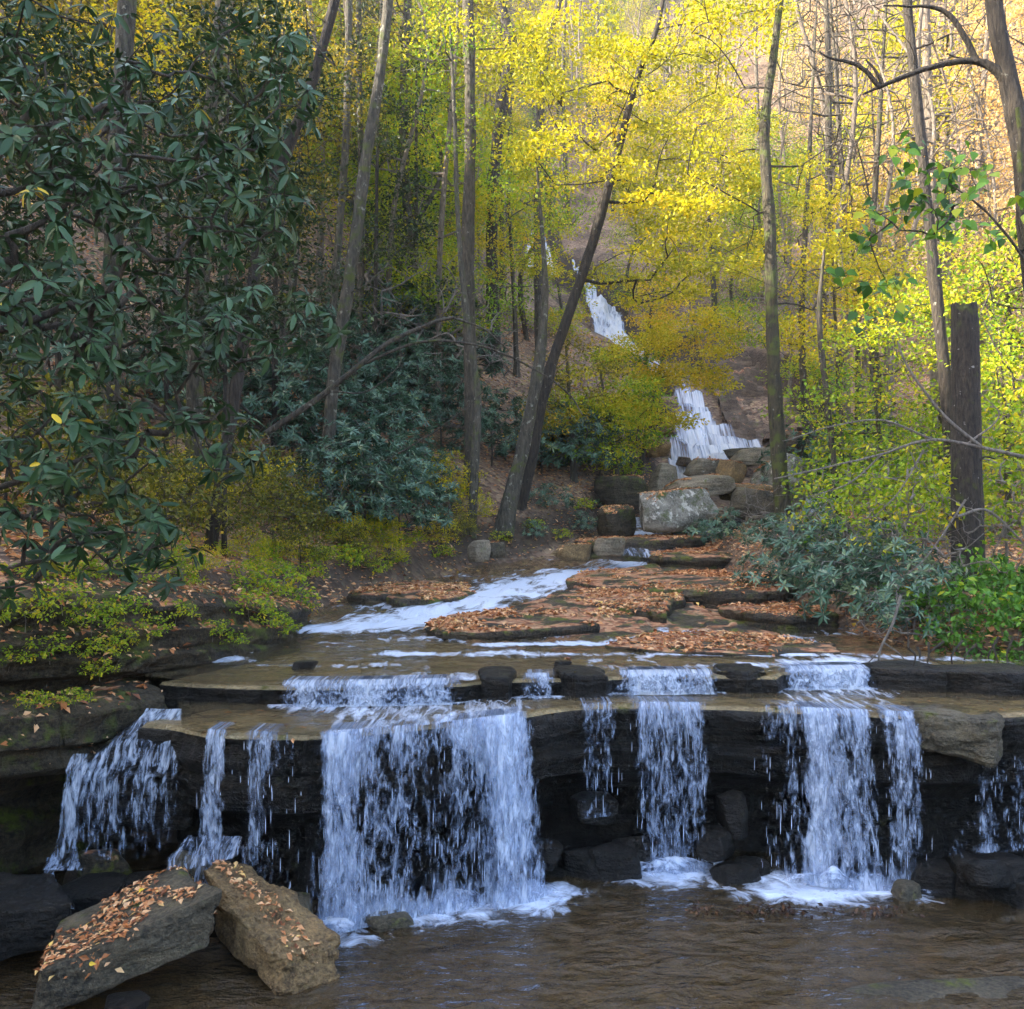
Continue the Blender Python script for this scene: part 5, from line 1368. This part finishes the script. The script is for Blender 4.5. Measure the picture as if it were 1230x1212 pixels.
deadwood('dead_branch', 'bleached twiggy branch reaching left across the snag',
    [[(1245, 552), (1180, 538), (1120, 528), (1060, 545), (1000, 560), (930, 575)], [(1180, 538), (1140, 505), (1110, 470), (1085, 430), (1078, 410)], [(1120, 528), (1060, 505), (1000, 512), (940, 530)], [(1160, 535), (1200, 500), (1176, 470)], [(1060, 545), (1020, 580), (960, 600)], [(1150, 620), (1190, 615), (1245, 670)], [(1160, 600), (1120, 660), (1090, 690)], [(1110, 540), (1080, 590), (1050, 620)]],
    11.6, [(5, 1.5), (5, 2), (3, 1), (3, 1), (2.5, 1), (4, 2.5), (3, 1), (2.5, 1)], 'twig')
deadwood('dead_branch', 'white forked dead twig drooping onto the rock by the right bank',
    [[(1082, 715), (1072, 750), (1058, 780), (1056, 812), (1062, 838)], [(1058, 780), (1040, 800), (1030, 815)], [(1062, 772), (1085, 790), (1092, 815)], [(1057, 805), (1075, 820), (1085, 836)], [(1056, 812), (1045, 828), (1035, 836)]],
    10.2, [(4, 2), (2, 1), (2, 1), (2, 1), (2, 1)], 'twig')
# roots hanging under the right bank
for k in range(9):
    a = 1085 + k * 17 + r_.normal(0, 4); Yr = 10.3 + r_.normal(0, .15)
    deadwood('root', 'thin root hanging from the undercut right bank', [[(a, 770 + r_.normal(0, 6)), (a + r_.normal(0, 8), 790), (a + r_.normal(0, 14), 815 + r_.normal(0, 6))]], Yr, [(3.5, 1)], 'twig_dark', 'root', k)['group'] = 'roots under the right bank'

# ------------------------------------------------------------------ mid-distance small trees with coloured crowns (placed one by one)
def small_tree(label, px, py, Y, crowns, leaf, bark='bark_grey', w=9, per=80, lrad=0.6, lsize=0.09, vmid=0.5, seed=0, flat=0.4, group=None):
    top = crowns[0]
    pth = rooted([P(px, py, Y), P(px + (top[0] - px) * 0.3, py + (top[1] - py) * 0.4, Y), P(top[0], top[1] - top[3] * 0.5, Y)])
    return tree('understory_tree', label, pth, pxr([w, w * 0.7, w * 0.3], Y), bark, att=ell([c_ + (Y - 1.6, Y + 1.6) for c_ in crowns], RS(seed + 1000)), leaf=leaf, per=per, lrad=lrad, lsize=lsize, flat=flat, seed=seed, vmid=vmid, sides=8, group=group)
Yh = hit(745, 596)
small_tree('bushy yellow green tree on the bank left of the upper cascade', 745, 596, Yh, [(720, 470, 70, 60, 34), (770, 500, 30, 50, 10), (690, 520, 50, 40, 16), (740, 545, 40, 25, 8)], 'lime', seed=1, vmid=0.75, per=150, lsize=0.1)
small_tree('olive green understory tree behind the leaning trunks', 690, 590, Yh - 1, [(680, 440, 60, 50, 24), (665, 520, 50, 40, 14)], 'olive', seed=2, vmid=0.65)
small_tree('golden layered tree overhanging the upper cascade', 770, 560, 27.5, [(800, 430, 70, 35, 26), (850, 400, 60, 25, 14), (770, 470, 40, 40, 14), (830, 455, 45, 18, 8), (815, 500, 20, 14, 4)], 'yellow', seed=3, vmid=0.75, per=170, lsize=0.1)
small_tree('bright orange yellow small tree above the cascade', 775, 440, 38.0, [(785, 365, 28, 35, 16), (800, 395, 25, 15, 6)], 'yellow', seed=4, vmid=0.9, per=130, lsize=0.11)
small_tree('green bush tree up the slope beyond the cascade', 888, 425, 42.0, [(888, 385, 35, 25, 14), (850, 392, 25, 18, 8)], 'green', seed=5, vmid=0.75)
small_tree('lime tree standing behind the straight grey trunk', 530, 470, 26.0, [(525, 330, 45, 40, 18), (470, 350, 40, 40, 12), (560, 380, 40, 40, 10)], 'lime', seed=6, vmid=0.55, per=130)
small_tree('yellow lime tree crown right of the mossy trunk', 1060, 560, 19.0, [(1040, 420, 60, 50, 26), (1100, 400, 50, 50, 18), (1010, 480, 40, 50, 12), (1080, 490, 50, 40, 14)], 'lime', seed=7, vmid=0.55, per=65)
small_tree('yellow green tree crown behind the snag', 1210, 560, 17.0, [(1200, 420, 50, 60, 26), (1210, 520, 50, 50, 16), (1185, 340, 40, 40, 10), (1230, 300, 40, 40, 8)], 'lime', seed=8, vmid=0.55, per=60)
small_tree('airy yellow tree right of the mossy trunk', 1010, 560, 23.0, [(1000, 330, 45, 40, 20), (970, 400, 35, 35, 12), (1050, 340, 50, 40, 18), (1000, 270, 50, 30, 12)], 'yellow', seed=21, vmid=0.5, per=110)
small_tree('lime tree low behind the mossy trunk', 975, 540, 27.0, [(965, 470, 40, 40, 16), (1000, 440, 40, 30, 12), (900, 390, 35, 25, 10)], 'lime', seed=22, vmid=0.7, per=100)
small_tree('yellow lime tree between forked tree and snag', 1130, 560, 20.0, [(1130, 330, 50, 50, 20), (1080, 360, 40, 40, 12), (1170, 420, 40, 40, 12)], 'lime', seed=23, vmid=0.6, per=70)
small_tree('golden tree above the bare shrubs on the right', 1030, 420, 30.0, [(1020, 230, 55, 25, 16), (1060, 260, 60, 30, 16), (990, 250, 30, 20, 6)], 'yellow', seed=9, vmid=0.5, per=120)
small_tree('orange yellow tree glowing at the right edge', 1215, 420, 26.0, [(1200, 280, 40, 40, 16), (1170, 330, 40, 40, 14), (1220, 350, 40, 40, 12)], 'orange', seed=10, vmid=0.7, per=110)
small_tree('yellow tree high behind the big rhododendron', 70, 420, 17.0, [(80, 60, 70, 50, 20), (170, 30, 50, 40, 14), (200, 90, 40, 40, 10)], 'yellow', seed=11, vmid=0.55, per=50)
for k, (a, b_, Yk, w) in enumerate([(30, 480, 13.0, 8), (200, 470, 18.0, 8), (330, 480, 20.0, 9), (270, 470, 14.0, 7), (450, 470, 24.0, 9)]):
    small_tree(['dark evergreen tree behind the left edge of the rhododendron', 'dark evergreen tree between the two pale trunks', 'dark evergreen tree left of the lichen spotted trunk', 'dark slim evergreen in front of the bent pale trunk', 'dark evergreen tree behind the lichen spotted trunk'][k], a, b_, Yk, [(a + 5, 90, 70, 90, 26), (a, 230, 80, 70, 26), (a + 10, 350, 70, 60, 18)], 'evergreen', 'bark_dark', w=w, per=90, lsize=0.1, seed=60 + k, vmid=0.45)
small_tree('olive yellow tree between the left trunks', 340, 430, 21.0, [(330, 60, 60, 60, 20), (400, 120, 50, 60, 14), (350, 200, 50, 60, 12)], 'olive', seed=12, vmid=0.7)
small_tree('yellow green tree top behind the lichen spotted trunk', 500, 400, 27.0, [(500, 120, 50, 60, 20), (470, 200, 50, 50, 14), (530, 30, 50, 40, 12)], 'lime', seed=13, vmid=0.65, per=110)
small_tree('yellow tree along the left slope above the thicket', 620, 420, 30.0, [(610, 250, 60, 50, 24), (560, 300, 50, 40, 12), (650, 300, 50, 40, 12)], 'yellow', seed=14, vmid=0.5, per=150)
small_tree('yellow green tree beside the high fall', 690, 480, 36.0, [(670, 360, 35, 40, 16), (650, 400, 40, 30, 12), (760, 420, 40, 25, 8)], 'lime', seed=15, vmid=0.7, per=130, lsize=0.11)
small_tree('golden crown far above the mossy trunk', 860, 400, 44.0, [(850, 250, 50, 40, 18), (900, 330, 30, 40, 10), (830, 340, 40, 25, 8)], 'yellow', seed=16, vmid=0.6, per=130, lsize=0.11)

# ------------------------------------------------------------------ hillside forest
def forest_proto(name, leaf, bark, h, seed, n_att=60, per=26, lsize=0.22, lrad=0.8, crown0=0.35, wid=1.6, vmid=0.5, r=0.11):
    rs_ = RS(seed)
    pth = [np.array([0, 0, -0.3]), np.array([rs_.normal(0, .15), rs_.normal(0, .15), h * 0.35]), np.array([rs_.normal(0, .35), rs_.normal(0, .35), h * 0.7]), np.array([rs_.normal(0, .5), rs_.normal(0, .5), h])]
    root = thing(name, 'proto', 'tree')
    tp, trr, V, Fc = trunk_tube(pth, [r, r * 0.8, r * 0.5, r * 0.15], 7, seed, 0.2)
    mk('trunk', V, Fc, M[bark], root, True)
    t_ = crown0 + (1 - crown0) * rs_.random(n_att); a = rs_.uniform(0, 6.28, n_att)
    ax = catmull(pth, 50)[(t_ * 49).astype(int)]
    ww = wid * (0.35 + 0.65 * np.sin(np.pi * np.clip((t_ - crown0) / (1 - crown0), 0, 1) ** 0.8)) * rs_.random(n_att) ** 0.5
    att = ax + np.stack([ww * np.cos(a), ww * np.sin(a), ww * 0.5], 1)
    ch = grow(tp, trr, att, r0=0.012, step=0.6, bend=0.1, upw=1.0, rs=rs_)
    V, Fc = tubes(ch, 4); tag(mk('branchwork', V, Fc, M[bark], root, True), kind='stuff')
    if leaf:
        V, Fc, v = spray(att, per, lrad, 0.45, lsize, rs_, 0.6, vmid=vmid); tag(mk('foliage', V, Fc, M[leaf], root, False, {'v': v}), kind='stuff')
    return root
FP = {
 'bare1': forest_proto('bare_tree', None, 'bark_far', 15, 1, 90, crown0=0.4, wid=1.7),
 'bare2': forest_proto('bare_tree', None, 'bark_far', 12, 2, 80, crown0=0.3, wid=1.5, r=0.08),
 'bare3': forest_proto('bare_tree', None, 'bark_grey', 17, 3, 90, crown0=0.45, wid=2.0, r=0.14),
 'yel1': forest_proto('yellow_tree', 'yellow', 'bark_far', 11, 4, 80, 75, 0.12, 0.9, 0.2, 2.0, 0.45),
 'yel2': forest_proto('yellow_tree', 'yellow', 'bark_dark', 8, 5, 70, 75, 0.11, 0.8, 0.15, 1.9, 0.65),
 'lim1': forest_proto('lime_tree', 'lime', 'bark_grey', 7, 6, 70, 75, 0.11, 0.8, 0.12, 1.8, 0.55),
 'ora1': forest_proto('orange_tree', 'orange', 'bark_far', 12, 7, 80, 45, 0.12, 0.9, 0.25, 1.9, 0.6),
 'oli1': forest_proto('olive_tree', 'olive', 'bark_grey', 10, 8, 80, 70, 0.12, 0.9, 0.15, 2.0, 0.6)}
FL = {'bare': ('thin bare grey tree', 'bare trees on the hillside'), 'yel': ('yellow leaved hillside tree', 'yellow trees on the hillside'),
      'lim': ('yellow green hillside tree', 'yellow green trees on the hillside'), 'ora': ('pale orange autumn tree', 'orange trees on the hillside'), 'oli': ('dull olive leaved tree', 'olive trees on the hillside')}
fused = set()
def forest(k, x, Y, s, rz):
    z = ground_z(x, Y) - 0.1
    if k in fused: o = dup(FP[k], (x, Y, z), rz, s)
    else: o = FP[k]; fused.add(k); place(o, (x, Y, z), rz, s)
    lb, gp = FL[k[:-1]]
    px = 615 + F * x / Y
    zone = 'above the big rhododendron' if px < 330 else 'behind the lichen spotted trunk' if px < 500 else 'behind the leaning trunks' if px < 700 else 'above the upper cascade' if px < 900 else 'behind the mossy trunk' if px < 1080 else 'behind the snag'
    hgt = 'low on the slope' if Y < 42 else 'midway up the slope' if Y < 70 else 'high on the slope'
    sw = {'bare2': 'short ', 'bare3': 'dark ', 'yel2': 'short '}.get(k, '') + ('small ' if s < 0.93 else 'tall ' if s > 1.12 else '')
    o['label'] = sw + lb + ' ' + hgt + ' ' + zone; o['group'] = gp
r_ = RS(5)
placed = []
tries = 0
caps = {'bare': 295, 'yel': 170, 'lim': 90, 'ora': 80, 'oli': 70}
num = dict.fromkeys(caps, 0)
while len(placed) < 540 and tries < 12000:
    tries += 1
    Y = 24 + 100 * r_.random() ** 1.5
    px = r_.uniform(-60, 1290)
    x = X(px, Y)
    if Y < 34 and 560 < px < 980: continue
    if Y < 40 and 770 < px < 930: continue
    if Y < 62 and 610 < px < 790 and r_.random() < 0.93: continue
    if 940 < px and 30 < Y < 60 and r_.random() < 0.3: continue
    if any((x - a) ** 2 + (Y - b_) ** 2 < (0.9 + 0.01 * Y) ** 2 for a, b_ in placed): continue
    u = r_.random()
    if px < 430: k = 'oli1' if u < 0.45 else 'bare' if u < 0.9 else 'lim1' if u < 0.97 else 'yel'
    elif px < 940: k = 'bare' if u < 0.66 else 'yel' if u < 0.8 else 'lim1'
    else: k = ('bare' if u < 0.82 else 'ora1' if u < 0.96 else 'yel') if Y > 42 else ('bare' if u < 0.74 else 'ora1' if u < 0.86 else 'yel' if u < 0.92 else 'lim1')
    if k == 'bare': k = 'bare%d' % r_.integers(1, 4)
    if k == 'yel': k = 'yel%d' % r_.integers(1, 3)
    if num[k[:-1]] >= caps[k[:-1]]: continue
    num[k[:-1]] += 1
    placed.append((x, Y)); forest(k, x, Y, r_.uniform(0.75, 1.3), r_.uniform(0, 6.28))

# unseen olive trees added beside and behind the viewpoint to shade the left bank
for k, (x, y_, sc_) in enumerate([(-7.6, 3.2, 1.25), (-9.5, 6.2, 1.3), (-7.0, -0.5, 1.2), (-11.5, 2.5, 1.4), (-9.0, -3.5, 1.3), (-12.5, 8.5, 1.3), (-10.5, 11.0, 1.1)]):
    o = dup(FP['oli1'], (x, y_, ground_z(x, y_) - 0.1), k * 1.1, sc_)
    o['label'] = ['olive tree', 'dense olive tree', 'leafy olive tree', 'tall olive tree', 'broad olive tree', 'shady olive tree', 'slim olive tree'][k] + ' added out of view to shade the left bank'; o['group'] = 'unseen olive trees shading the left bank'

# ------------------------------------------------------------------ fallen leaves
KM = []
for val in (0.05, 0.25, 0.42, 0.6, 0.75, 0.97):
    V, Fc, v = leafmesh(np.zeros((1, 3)), np.array([[1.0, 0, 0]]), np.array([[0, 0, 1.0]]), 1.0, 0.6, np.array([val]), 0.16, 'ovate')
    o = mk('fallen_leaf', V, Fc, M['litter'], None, True, {'v': v}); KM.append(o.data); bpy.data.objects.remove(o)
def tri_sample(V, T, n, rs_, up=0.72, mask=None):
    a, b_, c_ = V[T[:, 0]], V[T[:, 1]], V[T[:, 2]]
    nr = np.cross(b_ - a, c_ - a); ar = np.linalg.norm(nr, axis=1) / 2 + 1e-12
    nu_ = nr / (2 * ar[:, None]); nu_ *= np.sign(nu_[:, 2:3] + 1e-9)
    # keep upper faces only
    ctr = (a + b_ + c_) / 3
    w = ar * (nu_[:, 2] > up) * (ctr[:, 2] > np.quantile(V[:, 2], 0.35))
    if mask is not None: w = w * mask(ctr)
    if w.sum() <= 0: return np.zeros((0, 3)), np.zeros((0, 3))
    k = rs_.choice(len(T), n, p=w / w.sum())
    u = rs_.random((n, 1)); v = rs_.random((n, 1)); sw = (u + v) > 1; u = np.where(sw, 1 - u, u); v = np.where(sw, 1 - v, v)
    return a[k] + u * (b_[k] - a[k]) + v * (c_[k] - a[k]), nu_[k]
rs_ = RS(61)
def tris(q): return np.concatenate([q[:, [0, 1, 2]], q[:, [0, 2, 3]]])
def strew(V, T, n_obj, n_stuff, label, group, size, mask=None, up=0.72):
    p, nr = tri_sample(V, T, n_obj, rs_, up, mask)
    for q, m in zip(p, nr):
        m2 = unit(m + rs_.normal(0, 0.2, 3)); d = rs_.normal(size=3); d = unit(d - (d @ m2) * m2)
        o = leaf_obj(KM[rs_.choice(6, p=[.2, .24, .2, .16, .12, .08])], q + m * 0.012, d, m2, size[0] * 0.7 + (size[1] * 1.25 - size[0] * 0.7) * rs_.random() ** 1.8, None, 'fallen_leaf')
        tag(o, label, 'leaf', group)
    if n_stuff:
        p, nr = tri_sample(V, T, n_stuff, rs_, up, mask)
        if len(p):
            nj = unit(nr + rs_.normal(0, 0.2, p.shape)); dj = rs_.normal(size=p.shape); dj = dj - (dj * nj).sum(1, keepdims=True) * nj
            V2, F2, v2 = leafmesh(p + nr * 0.01, dj, nj, size[0] * 0.7 + (size[1] * 1.25 - size[0] * 0.7) * rs_.random(len(p)) ** 1.8, 0.55, np.clip(rs_.random(len(p)) * 0.9 - 0.08 + 0.25 * fbm(p * 1.5, 2), 0, 1), 0.2)
            return (V2, F2, v2)
strs = []
mA = lambda c_: (fbm(c_ * 3.0 + 4, 2) > -0.25) & (c_[:, 0] < X(238, 6.6))
strs.append(strew(bAV, tris(bAF), 150, 800, 'rust and orange fallen leaf lying on the slanted grey-green boulder', 'leaves on the slanted boulder', (0.03, 0.06), mA, 0.5))
mB = lambda c_: np.abs(c_[:, 0] - np.interp(c_[:, 1], [6.5, 7.4], [X(375, 6.6), X(262, 7.3)])) < 0.12
strs.append(strew(bBV, tris(bBF), 70, 220, 'rust coloured fallen leaf lying along the golden boulder', 'leaves on the golden boulder', (0.025, 0.055), mB, 0.4))
T1 = tris(L1F)
mC = lambda c_: ((c_[:, 1] < 9.3) & (c_[:, 0] < X(372, 7.9)) & (c_[:, 0] > X(240, 7.9)) & (c_[:, 2] > 1.3)) | ((c_[:, 0] > X(1060, 8.9)) & (c_[:, 2] > 1.3))
strs.append(strew(L1V, T1, 60, 80, 'orange fallen leaf caught on the wet ledge', 'leaves on the wet ledge', (0.04, 0.08), mC))
fl_V = [s for s in strs if s]
# litter on slabs, walls and banks
for (V, T) in ROCKS:
    if V[:, 1].mean() > 10 and V[:, 1].mean() < 26:
        area = np.ptp(V[:, 0]) * np.ptp(V[:, 1])
        mk_ = lambda c_: fbm(c_ * np.array([1.2, 1.0, .2]) + 3, 3) + 0.25 * vnoise(c_ * 6) > 0.0
        s = strew(V, T, 0, int(min(1600, 260 * area)), '', '', (0.04, 0.085), mk_)
        if s: fl_V.append(s)
mbed = lambda c_: (c_[:, 2] > ip(_ZS, c_[:, 1]) + 0.01) * (fbm(c_ * np.array([1.3, .8, .2]) + 8, 3) + 0.25 * vnoise(c_ * 6) > 0.06)
for (V, Fq, n, mm) in [(BWV, BWF, 2600, None), (BSV, BSF, 900, None), (bedV, bedF, 6000, mbed)]:
    s = strew(V, tris(Fq), 0, n, '', '', (0.035, 0.08), mm, 0.6)
    if s: fl_V.append(s)
n = 110000
Yg = 7 + 30 * rs_.random(n) ** 1.3; pxg = rs_.uniform(-60, 1300, n); xg = X(pxg, Yg)
dl = ip(_XL, Yg) - xg; dr_ = xg - ip(_XR, Yg)
ok = (np.maximum(dl, dr_) > 0.12)
cl = fbm(np.stack([xg * 0.5, Yg * 0.5, 0 * xg], 1), 3)
ok &= cl + rs_.random(n) * 0.7 > -0.05
xg, Yg = xg[ok], Yg[ok]
zg = G(xg, Yg)
pg = np.stack([xg, Yg, zg + 0.015], 1)
fl_V.append(leafmesh(pg, rs_.normal(size=pg.shape) * np.array([1, 1, .2]), np.array([0, 0, 1.0]) + rs_.normal(0, 0.35, pg.shape), rs_.uniform(0.05, 0.11, len(pg)), 0.6, np.clip(rs_.normal(0.5, 0.25, len(pg)), 0, 1), 0.14))
off = 0; Vs, Fs, vs = [], [], []
for (a, b_, c_) in fl_V:
    Vs.append(a); Fs.append(b_ + off); vs.append(c_); off += len(a)
tag(mk('leaf_litter', np.concatenate(Vs), np.concatenate(Fs), M['litter'], None, False, {'v': np.concatenate(vs)}), 'carpet of brown and peach fallen leaves', 'leaf litter', kind='stuff')
# dark clumps of sodden leaves drifting in the pool
for k, (a, b_, w) in enumerate([(935, 1098, 0.5), (1060, 1100, 0.28), (845, 1095, 0.12)]):
    Yc = CAMZ * F / (b_ - HOR)
    n = int(200 * w + 20)
    p = np.stack([X(a, Yc) + rs_.normal(0, w / 2.2, n), Yc + rs_.normal(0, 0.035, n), rs_.uniform(0.0, 0.05, n)], 1)
    V, Fc, v = leafmesh(p, rs_.normal(size=p.shape), rs_.normal(size=p.shape) + np.array([0, 0, .6]), rs_.uniform(0.025, 0.055, n), 0.6, rs_.uniform(0, 0.3, n), 0.15)
    tag(mk('leaf_clump', V, Fc, M['sodden'], None, False, {'v': v}), kind='stuff', label=['long raft of sodden brown leaves floating in the pool', 'short clump of sodden leaves floating before the bright fall', 'tiny knot of sodden leaves in the pool'][k], cat='leaves')
# ------------------------------------------------------------------ air
t = NT('haze_air')
pv = t.add('VolumePrincipled'); pv.inputs['Color'].default_value = (0.95, 0.93, 0.9, 1); pv.inputs['Density'].default_value = 0.0006; pv.inputs['Anisotropy'].default_value = 0.2
t.l.new(pv.outputs[0], t.out.inputs['Volume'])
zt = float(gv[:, 2].max()) + 30.0
hv = np.array([[a, b_, c_] for c_ in (-3.0, zt) for b_ in (-62.0, 302.0) for a in (-172.0, 172.0)])
hf = np.array([[0, 2, 3, 1], [4, 5, 7, 6], [0, 1, 5, 4], [2, 6, 7, 3], [0, 4, 6, 2], [1, 3, 7, 5]])
tag(mk('haze', hv, hf, t.m), 'thin pale autumn haze hanging in the valley', kind='stuff')
print('OBJ', len(bpy.data.objects), 'forest', len(placed), num)
